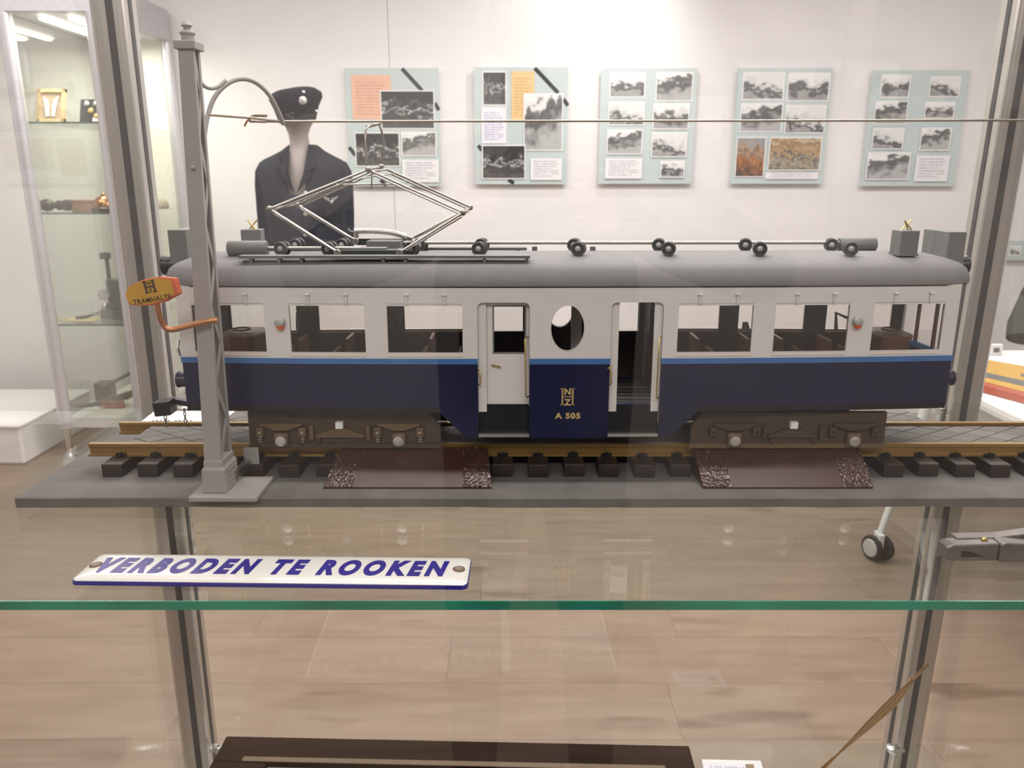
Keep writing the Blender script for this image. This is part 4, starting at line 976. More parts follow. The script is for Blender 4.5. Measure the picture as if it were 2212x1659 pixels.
# bogies
for bi, (px0, px1, inner) in enumerate(((538, 951, 1), (1489, 1912, -1))):
    by = .8505
    x0, x1 = pt(px0, 930, by).x, pt(px1, 930, by).x; z0, z1 = .0438, .0845
    q = [(x0, z0), (x1, z0), (x1, z1), (x0, z1)]
    c = .014
    if inner > 0: q = [(x0, z0), (x1, z0), (x1, z0 + .024), (x1 - c, z1), (x0, z1)]
    else: q = [(x0 + .002, z0), (x1, z0), (x1, z1), (x0 + c, z1), (x0 + .002, z0 + .024)]
    bg = obj('bogie_frame', MB().prism([(a, by, b) for a, b in q], (0, .006, 0)), BOGIE, tram)
    obj('frame_foot', MB().b2((x0, by - .003, z0 - .001), (x1, by, z0 + .0045)), BOGIE_L if inner < 0 else BOGIE, bg)
    W = x1 - x0; X = lambda k: x0 + W * k
    ax_k = (.172, .785) if bi == 0 else (.228, .835)
    for k in ax_k:
        ab = obj('axle_box', MB().b2((X(k) - .0082, by - .008, z0 + .001), (X(k) + .0082, by, z0 + .018)), BOGIE_L, bg, bevel=.003)
        obj('axle_cap', MB().lathe([(.0060, 0), (.0060, .001), (.004, .0014)], (X(k), by - .008, z0 + .009), (0, -1, 0), 20), SILVER, ab, smooth=40)
        obj('leaf_spring', MB().prism([(X(k) + a * .024, by - .005, z0 + b) for a, b in ((-1, .0285), (1, .0285), (1, .0265), (.25, .0205), (-.25, .0205), (-1, .0265))], (0, .005, 0)), BOGIE_L if inner > 0 else BOGIE, bg)
        for sx in (-1, 1):
            hx = X(k) + sx * .024
            hg = obj('spring_hanger', MB().b2((hx - .0042, by - .006, z0 + .0135), (hx + .0042, by, z0 + .024)), BOGIE_L if inner > 0 else BOGIE, bg, bevel=.001)
            obj('hanger_bolt', MB().lathe([(.0016, 0), (.0012, .001)], (hx, by - .006, z0 + .0185), (0, -1, 0), 10), SILVER if inner > 0 else BLACK, hg)
            if bi == 0:
                obj('coil_spring', MB().tube([(hx + .0024 * math.cos(t_ * .9), by - .004 + .0024 * math.sin(t_ * .9), z0 + .0035 + .010 * t_ / 28) for t_ in range(29)], .0007, 5), CHROME, hg, smooth=60)
        for yy in (YN + .004, YF - .004):
            obj('wheel', MB().lathe([(.018, -.003), (.018, .003), (.020, .003), (.020, .0045)], (X(k), yy, RT + .018), (0, 1 if yy < .9 else -1, 0), 24), BLACK, bg, smooth=40)
        obj('axle', MB().tube([(X(k), YN, RT + .018), (X(k), YF, RT + .018)], .003, 8), BLACK, bg, smooth=40)
    kc = .478 if bi == 0 else .525
    obj('bolster_square', MB().box((X(kc), by - .003, z0 + .0268), (.0082, .006, .0075)), PAPER, bg)
    obj('bolster_truss', MB().prism([(X(kc) + a, by - .004, z0 + b) for a, b in ((-.028, .0145), (-.028, .012), (.028, .012), (.028, .0145), (.006, .0225), (-.006, .0225))], (0, .004, 0)), BOGIE_L if inner > 0 else BOGIE, bg)
    for sx in (-1, 1):
        obj('truss_post', MB().b2((X(kc) + sx * .032 - .002, by - .005, z0 + .010), (X(kc) + sx * .032 + .002, by, z0 + .026)), BOGIE_L if inner > 0 else BOGIE, bg)
        obj('truss_post', MB().b2((X(kc) + sx * .024 - .001, by - .003, z0 + .003), (X(kc) + sx * .024 + .001, by, z0 + .012)), BOGIE, bg)
    obj('far_frame', MB().prism([(a, by + .098, b) for a, b in q], (0, .006, 0)), BOGIE, bg)
    obj('bogie_beam', MB().b2((X(kc) - .02, by + .006, z0 + .012), (X(kc) + .02, by + .098, Z_BB)), BLACK, bg)
obj('under_tank', MB().b2((XC - .095, .86, .050), (XC + .095, .945, Z_BB)), BLACK, tram)
# ---- roof
RL = .4345
END_IN = {.0019: .0019, .0015: .0015, 0: 0, .0002: 0, .0016: .0006, .005: .003, .01: .0068, .017: .012, .03: .019, .05: .030, .068: .05}
def roof_ring(d, z):
    pts = []
    def hwr(u):
        k = max(0.0, (abs(u) / RL - .93) / .07); return (hw(min(abs(u), HL)) + .0022) * (1 - .16 * k ** 2.2)
    us = [-RL + 2 * RL * i / 60 for i in range(61)]
    for u in us: pts.append((u, -hwr(u)))
    for u in us[::-1]: pts.append((u, hwr(u)))
    L_, W_ = RL, .0747
    de = END_IN[round(d, 4)]
    return [(XC + u * (1 - de / L_), yc(u) + v * (1 - d / W_), z) for u, v in pts]
rings = [(0.0015, Z_E - .0008), (0, Z_E + .0004), (.0002, Z_E + .0045), (.0016, Z_E + .0095), (.0050, Z_E + .0162), (.0100, Z_E + .0201), (.0170, Z_E + .0229), (.030, Z_E + .0259), (.050, Z_E + .0286), (.068, Z_E + .0297)]
roof = obj('roof', MB().loft([roof_ring(d, z) for d, z in rings]), ROOF, tram, smooth=35)
obj('eave_line', MB().loft([roof_ring(.0019, Z_E - .0016), roof_ring(.0019, Z_E - .0004)]), BLACK, tram)
def roof_z(y):
    d = .0747 - abs(y - .9025)
    for (a, za), (b, zb) in zip(rings[1:], rings[2:]):
        if a <= d <= b: return za + (zb - za) * (d - a) / (b - a)
    return rings[-1][1]
def onroof(px, py, z_lift=0.0):   # point of the roof top shown at (px, py)
    best = None
    for k in range(60):
        y = .842 + .0012 * k * 2; p = pt(px, py, y)
        e = abs(p.z - (roof_z(y) + z_lift))
        if best is None or e < best[0]: best = (e, p)
    return best[1]
# running boards
def plank(px0, px1, py, y, th, posts, m):
    a, b = pt(px0, py, y), pt(px1, py, y); zt = roof_z(y + .006) + th
    pb = obj('running_board', MB().b2((a.x, y, zt), (b.x, y + .014, zt + .0030)), m, roof)
    for px in posts:
        xx = pt(px, py, y).x
        obj('board_bracket', MB().b2((xx - .0015, y + .002, roof_z(y + .012) - .005), (xx + .0015, y + .012, zt)), MGREY, pb)
plank(516, 1145, 566, .8420, .0042, (540, 601, 650, 827, 875, 1046, 1138), MGREY)
plank(590, 1138, 529, .9490, .0030, (600, 760, 920, 1120), DGREY)
# insulator spools
SP = mat('dark_insulator', (.085, .083, .080), .42, 0, .12, 60)
sp0 = None
def spool(px, py, y):
    global sp0
    p = pt(px, py, y); r = .0078; p.z = roof_z(y) + r - .0008
    p.x = pt(px, py, y).x
    if sp0 is None:
        o = obj('insulator', MB().lathe([(r * .80, -.0060), (r, -.0055), (r, -.003), (r * .45, -.0022), (r * .45, .0022), (r, .003), (r, .0055), (r * .92, .0062), (r * .78, .0060), (r * .70, .0045), (r * .3, .0045)], p, (-.25, -1, 0), 22), SP, roof, smooth=40)
        h = obj('insulator_hub', MB().lathe([(.0034, 0), (.0031, .0020), (.0018, .0034)], p + Vector((-.25, -1, 0)).normalized() * .0044, (-.25, -1, 0), 14), mat('insulator_hub_grey', (.34, .335, .325), .45), o, smooth=60)
        sp0 = (o, h, p.copy())
    else:
        c = clone(sp0[0], roof, p - sp0[2]); clone(sp0[1], c, (0, 0, 0))
    return p
near_x = (610, 712, 889, 1036, 1250, 1445, 1642, 1838); far_x = (641, 741, 908, 1041, 1241, 1424, 1611, 1797)
ny_, fy_ = .876, .932
np_ = [spool(px, 530, ny_) for px in near_x]; fp_ = [spool(px, 515, fy_) for px in far_x]
# conduit pipes
zf_ = roof_z(fy_) + .0095
a, b = pt(830, 517, fy_), pt(1812, 517, fy_)
obj('conduit_pipe', MB().tube([(a.x, fy_, zf_), (b.x, fy_, zf_)], .0021, 10), STEEL, roof, smooth=40)
a, b = pt(572, 540, ny_), pt(782, 540, ny_); zn_ = roof_z(ny_) + .0075
obj('conduit_pipe', MB().tube([(a.x, ny_, zn_), (b.x, ny_, zn_)], .0021, 10), STEEL, roof, smooth=40)
def drum(name, px0, px1, y, r):
    a, b = pt(px0, 530, y), pt(px1, 530, y); z = roof_z(y) + r - .0008
    obj(name, MB().lathe([(r * .9, 0), (r, .001), (r, b.x - a.x - .001), (r * .9, b.x - a.x)], (a.x, y, z), (1, 0, 0), 24), MGREY, roof, smooth=40)
drum('resistor_drum', 493, 577, .8755, .0083); drum('resistor_drum', 1812, 1890, .934, .0083)
# boxes with brass horns
def rbox(name, px, y, w_, d_, h_, rot, horn=False, m=MGREY):
    p = pt(px, 530, y); z = roof_z(y) - (.012 if name == 'roof_box' else .001); h_ += .011 if name == 'roof_box' else 0; c = Vector((p.x, y, z + h_ / 2))
    o = obj(name, MB().box(c, (w_, d_, h_), Matrix.Rotation(R(rot), 3, 'Z')), m, roof, bevel=.0008)
    obj('box_foot', MB().box(Vector((p.x, y, z + .0014)), (w_ * 1.08, d_ * 1.08, .0018), Matrix.Rotation(R(rot), 3, 'Z')), m, o)
    if horn:
        t = c + Vector((0, 0, h_ / 2 - .0005)); mb = MB()
        for a_, b_ in (((-.0045, .011), (.0055, .0)), ((.0062, .0115), (-.0045, .0)), ((-.003, .0105), (.002, .0))):
            mb.tube([t + Vector((a_[0], (a_[0]) * .5, a_[1])), t + Vector((b_[0], -b_[0] * .5, b_[1]))], .0008, 6)
        obj('brass_horn', mb, BRASS, o, smooth=50)
rbox('lightning_arrester', 1953, .880, .0205, .0215, .0275, 3, True)
rbox('lightning_arrester', 548, .930, .0225, .020, .0260, 4, True)
rbox('roof_box', 2037, .912, .0196, .056, .0245, 0)
rbox('roof_box', 404, .912, .0205, .050, .0265, 0)
for px in (1155, 1281):
    p = pt(px, 527, .93); obj('roof_stud', MB().box((p.x, .932, roof_z(.932) + .002), (.006, .006, .006)), DGREY, roof)
# ---- pantograph
pn = obj('pantograph_base', MB().b2((pt(738, 545, .862).x, .860, roof_z(.862) + .0008), (pt(876, 545, .862).x, .864, roof_z(.862) + .0088)), GREEN, tram, bevel=.0006)
zb_n = roof_z(.862) + .0048; zb_f = pt(770, 522, .945).z
obj('pantograph_base', MB().b2((pt(772, 522, .945).x, .943, zb_f - .004), (pt(886, 516, .945).x, .947, zb_f + .0035)), GREEN, pn)
obj('base_plate', MB().b2((pt(790, 530, .905).x, .862, roof_z(.9) + .0005), (pt(872, 530, .905).x, .946, roof_z(.9) + .0035)), DGREY, pn)
obj('motor_box', MB().b2((pt(796, 522, .92).x, .905, roof_z(.92)), (pt(868, 522, .92).x, .935, roof_z(.92) + .012)), MGREY, pn)
obj('base_bridge', MB().b2((pt(758, 536, .875).x, .866, roof_z(.875) + .006), (pt(835, 536, .875).x, .884, roof_z(.875) + .0085)), MGREY, pn)
PN, PF = .862, .945
b1, b2 = pt(731, 546, PN), pt(864, 545, PN); b3, b4 = pt(770, 521, PF), pt(884, 517, PF)
k1, k2 = pt(582, 451, PN), pt(1001, 459, PN); k3, k4 = pt(642, 442, PF), pt(1016, 448, PF)
t1, t2 = pt(796, 366, PN + .022), pt(803, 370, PN + .022); t3, t4 = pt(824, 360, PF - .022), pt(836, 366, PF - .022)
def rod(name, a, b, r, m=STEEL, par=pn): return obj(name, MB().tube([a, b], r, 8), m, par, smooth=40)
dv = Vector((0, .0035, -.0035))
for a, b in ((b1, k1), (b2, k2), (b3, k3), (b4, k4)):
    rod('lower_arm', a, b, .0015); rod('lower_arm_stay', a + Vector((-.006 if b.x < a.x else .006, .006, .001)), lerp(a, b, .97) + dv, .0009)
for a, b in ((k1, t1), (k2, t2), (k3, t3), (k4, t4)):
    rod('upper_arm', a, b, .0013); rod('upper_arm_stay', a + dv, lerp(a, b, .98) + dv, .0009)
rod('knee_shaft', k1 + Vector((0, -.004, 0)), k3 + Vector((0, .004, 0)), .0010); rod('knee_shaft', k2 + Vector((0, -.004, 0)), k4 + Vector((0, .004, 0)), .0010)
rod('apex_shaft', t1, t3, .0014); rod('apex_shaft', t2, t4, .0012)
rod('cross_tie', lerp(k1, t1, .68), lerp(k4, t4, .9), .0007); rod('cross_tie', pt(727, 399, .905), pt(858, 398, .905), .0009)
rod('apex_pin', pt(803, 370, .905), pt(803, 409, .905), .0008)
for p, nm in ((b1, 'pivot_screw'), (b2, 'pivot_screw'), (b3, 'pivot_screw'), (b4, 'pivot_screw')):
    s_ = obj(nm, MB().lathe([(.0040, 0), (.0040, .0018), (.0034, .0024)], p + Vector((0, -.003, 0)), (0, -1, 0), 16), STEEL, pn, smooth=40)
    obj('screw_slot', MB().box(p + Vector((0, -.0054, 0)), (.0068, .0004, .0009), Matrix.Rotation(R(70), 3, 'Y')), DGREY, s_)
for p in (k1, k2, k3, k4, t1, t3):
    obj('joint_knob', MB().lathe([(.0016, -.0045), (.0030, -.004), (.0034, 0), (.0030, .004), (.0016, .0045)], p, (0, 1, 0), 12), STEEL, pn, smooth=60)
# collector bow
q = [pt(792, 358, PN + .022), pt(791, 330, .885), pt(789, 300, .885), pt(790, 280, .888), pt(797, 273, .892), pt(818, 267, .910), pt(824, 282, .918), pt(830, 312, .92), pt(826, 338, .92), pt(823, 357, PF - .022)]
obj('collector_bow', MB().tube(q, .0012, 8), STEEL, pn, smooth=60)
obj('collector_shoe', MB().tube([pt(793, 274, .893), pt(822, 266, .909)], .0017, 8), STEEL, pn, smooth=60)
# tension spring
sp_pts = []
A, B, C, D = pt(766, 500, .93), pt(800, 497, .93), pt(850, 499, .93), pt(876, 511, .93)
def bez(k): return A * (1 - k) ** 3 + B * 3 * k * (1 - k) ** 2 + C * 3 * k * k * (1 - k) + D * k ** 3
core = [bez(k / 30) for k in range(31)]
N_ = 44 * 10; r_ = .0030; mb = MB(); hel = []
for i in range(N_ + 1):
    k = i / N_; p = bez(k); tg = (bez(min(1, k + .01)) - bez(max(0, k - .01))).normalized(); a = tg.cross(Vector((0, 1, 0))).normalized(); an = 2 * math.pi * i / 10
    hel.append(p + a * math.cos(an) * r_ + Vector((0, 1, 0)) * math.sin(an) * r_)
mb.tube(hel, .00062, 5); obj('tension_spring', mb, CHROME, pn, smooth=60)
obj('spring_hook', MB().tube([pt(752, 494, .93), pt(756, 499, .93), pt(766, 501, .93)], .0010, 6), STEEL, pn, smooth=50)
obj('spring_anchor', MB().tube([pt(769, 500, .93), pt(771, 514, .93)], .0022, 8), STEEL, pn, smooth=50)
rod('spring_link', pt(876, 511, .93), pt(892, 515, .935), .0010)

# ---------------------------------------------------------------- overhead line mast
MYc = .796
mb_ = pz(398, 1088, BZ + .005); mf = .762; mbk = .826
p0, p1 = pz(399, 1081, BZ + .0055), pz(545, 1086, BZ + .0055)
mast = thing('overhead_line_mast', ((p0.x + p1.x) / 2, .795, BZ), 'tall grey lattice overhead-line mast carrying the tram stop sign', 'mast')
px0_, px1_ = p0.x, p1.x
obj('base_plate', MB().b2((px0_, .765, BZ), (px1_, .826, BZ + .0055)), MASTM, mast, bevel=.0012)
ft = pt(462, 1000, MYc - .016); tpz = pt(404, 100, MYc - .008)
bx_, tx_ = pt(461, 1012, .779).x, pt(401, 105, .788).x
zb_, zt_ = BZ + .045, pt(404, 104, MYc).z
ped = obj('pedestal', MB().loft([[(bx_ + sx * a, MYc + sy * b, z) for sx, sy in ((-1, -1), (1, -1), (1, 1), (-1, 1))] for z, a, b in ((BZ + .0055, .0130, .0200), (BZ + .031, .0122, .0195), (BZ + .034, .0100, .0180), (BZ + .0345, .0100, .0180), (BZ + .0405, .0098, .0178), (BZ + .0410, .0092, .0172))]), MASTM, mast, bevel=.001)
for k in range(3):
    obj('cast_inscription', MB().box((bx_ + .0127, MYc + .002, BZ + .015 + k * .006), (.0012, .020 if k != 1 else .014, .0008 if k != 1 else .0025)), MASTM, ped)
def mcx(z): return lerp(bx_, tx_, (z - zb_) / (zt_ - zb_))
def mw(z): return lerp(.0088, .0071, (z - zb_) / (zt_ - zb_))
def md(z): return lerp(.0165, .0082, (z - zb_) / (zt_ - zb_))
z0m = BZ + .040
for sy in (-1, 1):
    rr = []
    for z in (z0m, zt_):
        c, w_, d_ = mcx(z), mw(z), md(z)
        y0 = MYc + sy * d_; y1 = MYc + sy * (d_ - .0022); y2 = MYc + sy * (d_ - .0048)
        rr.append([(c - w_, y0, z), (c + w_, y0, z), (c + w_, y2, z), (c + w_ - .0014, y2, z), (c + w_ - .0014, y1, z), (c - w_ + .0014, y1, z), (c - w_ + .0014, y2, z), (c - w_, y2, z)])
    obj('channel', MB().loft(rr), MASTM, mast)
nl = 10
for sx in (-1, 1):
    for i in range(nl):
        za, zb2 = lerp(z0m, zt_, i / nl), lerp(z0m, zt_, (i + 1) / nl); s_ = 1 if i % 2 else -1
        A = Vector((mcx(za) + sx * (mw(za) - .0010), MYc + s_ * (md(za) - .003), za)); B = Vector((mcx(zb2) + sx * (mw(zb2) - .0010), MYc - s_ * (md(zb2) - .003), zb2))
        d = (B - A); u_ = Vector((0, d.z, -d.y)).normalized() * .0030
        obj('lattice_bar', MB().prism([A - u_, A + u_, B + u_, B - u_], (-sx * .0009, 0, 0)), MASTM, mast)
capz = zt_
cp = obj('mast_cap', MB().b2((tx_ - .0102, MYc - .0115, capz - .002), (tx_ + .0102, MYc + .0115, capz + .0055)), MASTM, mast, bevel=.0008)
obj('finial', MB().lathe([(.0058, .0055), (.0058, .0115), (.0072, .0120), (.0072, .0135), (.0045, .0150), (.0030, .0165), (.0034, .0180), (.0052, .0195), (.0040, .0215), (.0012, .0245)], (tx_, MYc, capz), (0, 0, 1), 20), MASTM, cp, smooth=40)
for py, px in ((362, 416),):
    p = pt(px, py, MYc - .0125)
    obj('rivet', MB().lathe([(.0022, 0), (.0018, .001), (.0006, .0016)], p, (0, -1, 0), 12), MASTM, mast, smooth=60)
# bracket arm
def bow_pts(l, ya, yb):
    n = len(l); return [pt(x, y, lerp(ya, yb, i / (n - 1))) for i, (x, y) in enumerate(l)]
def smoothpath(P, sub=6):
    out = []
    for i in range(len(P) - 1):
        p0_, p1_, p2_, p3_ = P[max(i - 1, 0)], P[i], P[i + 1], P[min(i + 2, len(P) - 1)]
        for k in range(sub):
            t = k / sub
            out.append(.5 * ((2 * p1_) + (-p0_ + p2_) * t + (2 * p0_ - 5 * p1_ + 4 * p2_ - p3_) * t * t + (-p0_ + 3 * p1_ - 3 * p2_ + p3_) * t ** 3))
    out.append(P[-1]); return out
arm = obj('bracket_arm', MB().tube(smoothpath(bow_pts([(438, 320), (443, 282), (449, 250), (461, 215), (480, 190), (505, 174), (532, 171), (558, 182), (582, 206), (600, 238), (613, 269)], .806, .900)), .0023, 10), MASTM, mast, smooth=60)
obj('scroll_stay', MB().tube(smoothpath(bow_pts([(430, 172), (440, 185), (455, 191), (472, 187), (487, 174)], .806, .835)), .0019, 8), MASTM, arm, smooth=60)
obj('tie_rod', MB().tube(bow_pts([(452, 248), (545, 255), (612, 263)], .815, .900), .0013, 8), mat('dull_bronze', (.35, .30, .24), .45, .5), arm, smooth=60)
obj('wire_clamp', MB().tube(smoothpath(bow_pts([(576, 250), (550, 250), (540, 256), (541, 261), (575, 263)], .875, .895)), .0015, 8), mat('dull_bronze', (.35, .30, .24), .45, .5), arm, smooth=60)
obj('copper_tie', MB().tube(smoothpath(bow_pts([(548, 252), (538, 258), (533, 263), (528, 273)], .874, .872)), .0011, 6), COPPER, arm, smooth=60)
# stop sign on its copper bracket
SYs = .768
br_pts = bow_pts([(470, 692), (455, 693), (430, 698), (395, 707), (372, 712), (358, 708), (349, 694), (343, 676), (339, 655)], .775, SYs)
brk = obj('sign_bracket', MB().tube(smoothpath(br_pts), .0029, 10), COPPER, mast, smooth=60)
sp_ = [(272, 632), (281, 616), (312, 603), (345, 597), (377, 600), (387, 634), (357, 651), (322, 660), (285, 659), (278, 655)]
SP_ = [pt(a, b, SYs) for a, b in sp_]
sc0 = sum(SP_, Vector()) / len(SP_)
ry_ = Matrix.Rotation(R(-14), 3, 'Z')
REDO = mat('orange_red_enamel', (.62, .13, .055), .4)
sgn = obj('stop_sign', MB().prism([p + Vector((0, -.002, 0)) for p in SP_], (0.003, .004, 0)), REDO, mast, bevel=.0008, label='orange-rimmed yellow tram stop plate reading TRAMHALTE')
obj('sign_face', MB().prism([sc0 + Vector(((p - sc0).x * .92 - .0010, -.0024, (p - sc0).z * .90)) for p in SP_], (0, .0006, 0)), mat('amber_yellow_enamel', (.56, .30, .035), .4), sgn)
INK = mat('dark_brown_ink', (.06, .035, .015), .6)
UU = (pt(380, 616, SYs) - pt(280, 633, SYs)).normalized(); VV = Vector((-UU.z, 0, UU.x))
hc = pt(323, 619.5, SYs - .0028)
H = MB()
def sbar(x, z, w_, h_): 
    c = hc + UU * x + VV * z
    H.prism([c + UU * a * w_ / 2 + VV * b * h_ / 2 for a, b in ((-1, -1), (1, -1), (1, 1), (-1, 1))], (0, .0004, 0))
for sx in (-1, 1):
    sbar(sx * .0042, 0, .0020, .0118); sbar(sx * .0042, .0055, .0036, .0010); sbar(sx * .0042, -.0055, .0036, .0010)
sbar(0, 0, .0075, .0016)
obj('sign_emblem', H, INK, sgn)
for ch_, dz in (('N', .0036), ('Z', -.0036)):
    obj('emblem_letter', text_mb(ch_, .0034, hc + VV * dz + Vector((0, -.0001, 0)), UU, VV, offset=.01), INK, sgn)
obj('sign_text', text_mb('TRAMHALTE', .0047, pt(328.5, 646.5, SYs - .0026), UU, VV, offset=.006, width=.0378, space=1.1), INK, sgn)
# steel strap from the mast to the track
st_ = obj('steel_strap', MB().b2((bx_ + .012, MYc + .008, BZ + .010), (bx_ + .0135, .838, BZ + .020)), STEEL, mast)
pp = pt(543, 985, .838)
obj('strap_plate', MB().box((pp.x, .8385, pp.z), (.017, .0018, .020)), mat('galvanised_plate', (.42, .41, .40), .5, .5), st_, bevel=.0006)
obj('strap_web', MB().prism([(bx_ + .0135, MYc + .010, BZ + .011), (pp.x - .002, .838, BZ + .010), (pp.x - .002, .838, BZ + .021), (bx_ + .0135, MYc + .010, BZ + .019)], (.0015, 0, 0)), STEEL, st_)
obj('strap_screw', MB().lathe([(.0026, 0), (.0022, .002)], (bx_ + .0135, MYc + .013, BZ + .017), (1, -.2, 0), 10), CHROME, st_)
# contact wire
wy = .900
a, b = pt(540, 262.5, wy), pt(2330, 259.5, wy)
tag(obj('contact_wire', MB().tube([a, lerp(a, b, .3), lerp(a, b, .7), b], .0013, 8), mat('bronze_wire', (.38, .33, .28), .35, .7), None, smooth=60), 'thin bronze contact wire running above the tram\'s pantograph', 'wire')

# ---------------------------------------------------------------- enamel sign on the upper shelf
BLc, BRc, TRc, TLc = pz(157, 1259, .003), pz(1012, 1267, .003), pz(1018, 1208, .003), pz(211, 1197, .003)
cs = (BLc + BRc + TRc + TLc) / 4
U_ = ((BRc - BLc) + (TRc - TLc)).normalized(); V_ = Vector((-U_.y, U_.x, 0))
LW = ((BRc - BLc).length + (TRc - TLc).length) / 2; LH = .5 * (abs((TLc - BLc).dot(V_)) + abs((TRc - BRc).dot(V_)))
sign = thing('enamel_sign', (cs.x, cs.y, 0), 'white enamel sign reading VERBODEN TE ROOKEN in cobalt blue letters', 'sign')
def dome(a, b): return .0030 * (1 - abs(2 * b - 1) ** 2.5)
def rrect(w_, h_, r, n=6):
    out = []
    for cx_, cy_, a0 in ((w_ / 2 - r, h_ / 2 - r, 0), (-w_ / 2 + r, h_ / 2 - r, 90), (-w_ / 2 + r, -h_ / 2 + r, 180), (w_ / 2 - r, -h_ / 2 + r, 270)):
        for k in range(n + 1):
            a = R(a0 + 90 * k / n); out.append((cx_ + r * math.cos(a), cy_ + r * math.sin(a)))
    return out
o0 = Vector((cs.x, cs.y, 0))
def loc(a, b, z): return o0 + U_ * a + V_ * b + Vector((0, 0, z))
rim = [[loc(a, b, z) for a, b in rrect(LW - d, LH - d, .006)] for z, d in ((.0002, .0006), (.0002, 0), (.0030, 0), (.0040, .0012))]
obj('blue_rim', MB().loft(rim), ENBLUE, sign, smooth=50)
fr_ = [[loc(a, b, z) for a, b in rrect(LW - d, LH - d, .006)] for z, d in ((.0038, .0010), (.0046, .003), (.0056, .010), (.0062, .022), (.0064, .036))]
obj('white_face', MB().loft(fr_), ENAMEL, sign, smooth=50)
tx = text_mb('VERBODEN TE ROOKEN', .0282, loc(-.0028, -.0002, .0055), U_, V_, shear=.22, offset=.062, depth=.0012, width=LW * .905, space=1.42)
obj('lettering', tx, ENBLUE, sign, label='cobalt blue slanted capitals')
for sx in (-1, 1):
    c = loc(sx * (LW / 2 - .0098), .0, .0048)
    obj('screw_hole', MB().lathe([(.0056, 0), (.0056, .0016), (.0040, .0019)], c, (0, 0, 1), 18), mat('rust_ring', (.16, .09, .05), .7), sign)
    obj('hole_centre', MB().lathe([(.0038, 0), (.0036, .0022)], c, (0, 0, 1), 16), mat('hole_grey', (.24, .20, .16), .6), sign)

# ---------------------------------------------------------------- ticket pliers at the right
PLM = mat('worn_nickel', (.20, .18, .165), .42, .55, .15, 60)
a = pz(2046, 1212, .0008); hgt = .0145
pl = thing('ticket_pliers', (a.x + .06, a.y + .01, 0), 'grey metal ticket pliers lying at the right end of the glass shelf', 'pliers')
yb0 = a.y
def plr(nm, q, y0, dy, m=PLM, bev=.0015): return obj(nm, MB().prism([(x, y0, z) for x, z in q], (0, dy, 0)), m, pl, bevel=bev)
x0 = a.x
jaw = plr('lower_jaw', [(x0 - .003, .003), (x0 + .004, .0006), (x0 + .046, .0008), (x0 + .046, .0180), (x0 + .004, .0168), (x0 - .002, .014)], yb0, .016)
obj('jaw_slot', MB().prism([(x0 + .012, yb0 - .0003, .0048), (x0 + .034, yb0 - .0003, .0050), (x0 + .020, yb0 - .0003, .0105), (x0 + .012, yb0 - .0003, .0108)], (0, .001, 0)), mat('rust_dark_slot', (.05, .032, .025), .8), jaw)
plr('pivot_block', [(x0 + .046, .0), (x0 + .085, -.0 + .0006), (x0 + .085, .0180), (x0 + .050, .0195), (x0 + .046, .0180)], yb0 - .002, .016)
plr('handle', [(x0 + .08, .001), (x0 + .20, .004), (x0 + .20, .014), (x0 + .08, .0145)], yb0 - .001, .012)
plr('upper_jaw', [(x0 + .012, .0185), (x0 + .05, .0190), (x0 + .10, .0265), (x0 + .20, .031), (x0 + .20, .0235), (x0 + .10, .0215), (x0 + .05, .0165), (x0 + .012, .0165)], yb0 + .011, .012)
obj('jaw_rivet', MB().lathe([(.0026, 0), (.0026, .002), (.0014, .003)], (x0 + .036, yb0 + .008, .0172), (0, 0, 1), 12), BRASS, pl, smooth=40)

# ---------------------------------------------------------------- lower shelf
LZ = -.626
tl, tr = pz(489, 1589, LZ + .022), pz(1489, 1610, LZ + .022)
FU = (tr - tl).normalized(); FV = Vector((FU.y, -FU.x, 0)); FWd = (tr - tl).length; FD = .42
DW = mat('dark_walnut_frame', (.026, .014, .009), .7, 0, .25, 40, stretch=(.1, 1, 1), spec=.06)
pf = thing('framed_picture', tl + FU * FWd / 2 + FV * FD / 2 - Vector((0, 0, .022)), 'large dark wooden picture frame lying on the lower glass shelf', 'picture frame')
def fbox(nm, a0, a1, b0, b1, z0, z1, m, par=pf, bev=.003):
    P = [tl + FU * a + FV * b for a, b in ((a0, b0), (a1, b0), (a1, b1), (a0, b1))]
    return obj(nm, MB().prism([Vector((p.x, p.y, LZ + z0)) for p in P], (0, 0, z1 - z0)), m, par, bevel=bev)
MW = .062
fbox('frame_bar', 0, FWd, 0, MW, .0, .022, DW); fbox('frame_bar', 0, FWd, FD - MW, FD, .0, .022, DW)
fbox('frame_bar', 0, MW + .03, MW, FD - MW, .0, .022, DW); fbox('frame_bar', FWd - MW - .03, FWd, MW, FD - MW, .0, .022, DW)
fbox('inner_fillet', MW * .8, FWd - MW * .8, MW * .82, MW, .022, .0235, BOGIE_L, bev=.0005)
pk = fbox('photo_sheet', MW + .03, FWd - MW - .03, MW, FD - MW, .004, .012, PAPER, bev=0)
q = [tl + FU * a + FV * b for a, b in ((MW + .035, FD - MW), (FWd * .60, FD - MW), (FWd * .60, MW + .004), (MW + .035, MW + .004))]
obj('printed_picture', MB().quad(*[Vector((p.x, p.y, LZ + .0125)) for p in q]), photo('print_crowd', [(.0, .5), (.3, .12), (.45, .6), (.55, .1), (.7, .65), (.9, .2)], .1, 30.0), pk)
q = [tl + FU * a + FV * b for a, b in ((FWd * .62, FD - MW), (FWd - MW - .035, FD - MW), (FWd - MW - .035, MW + .004), (FWd * .62, MW + .004))]
obj('printed_picture', MB().quad(*[Vector((p.x, p.y, LZ + .0125)) for p in q]), MAT['print_crowd'], pk)
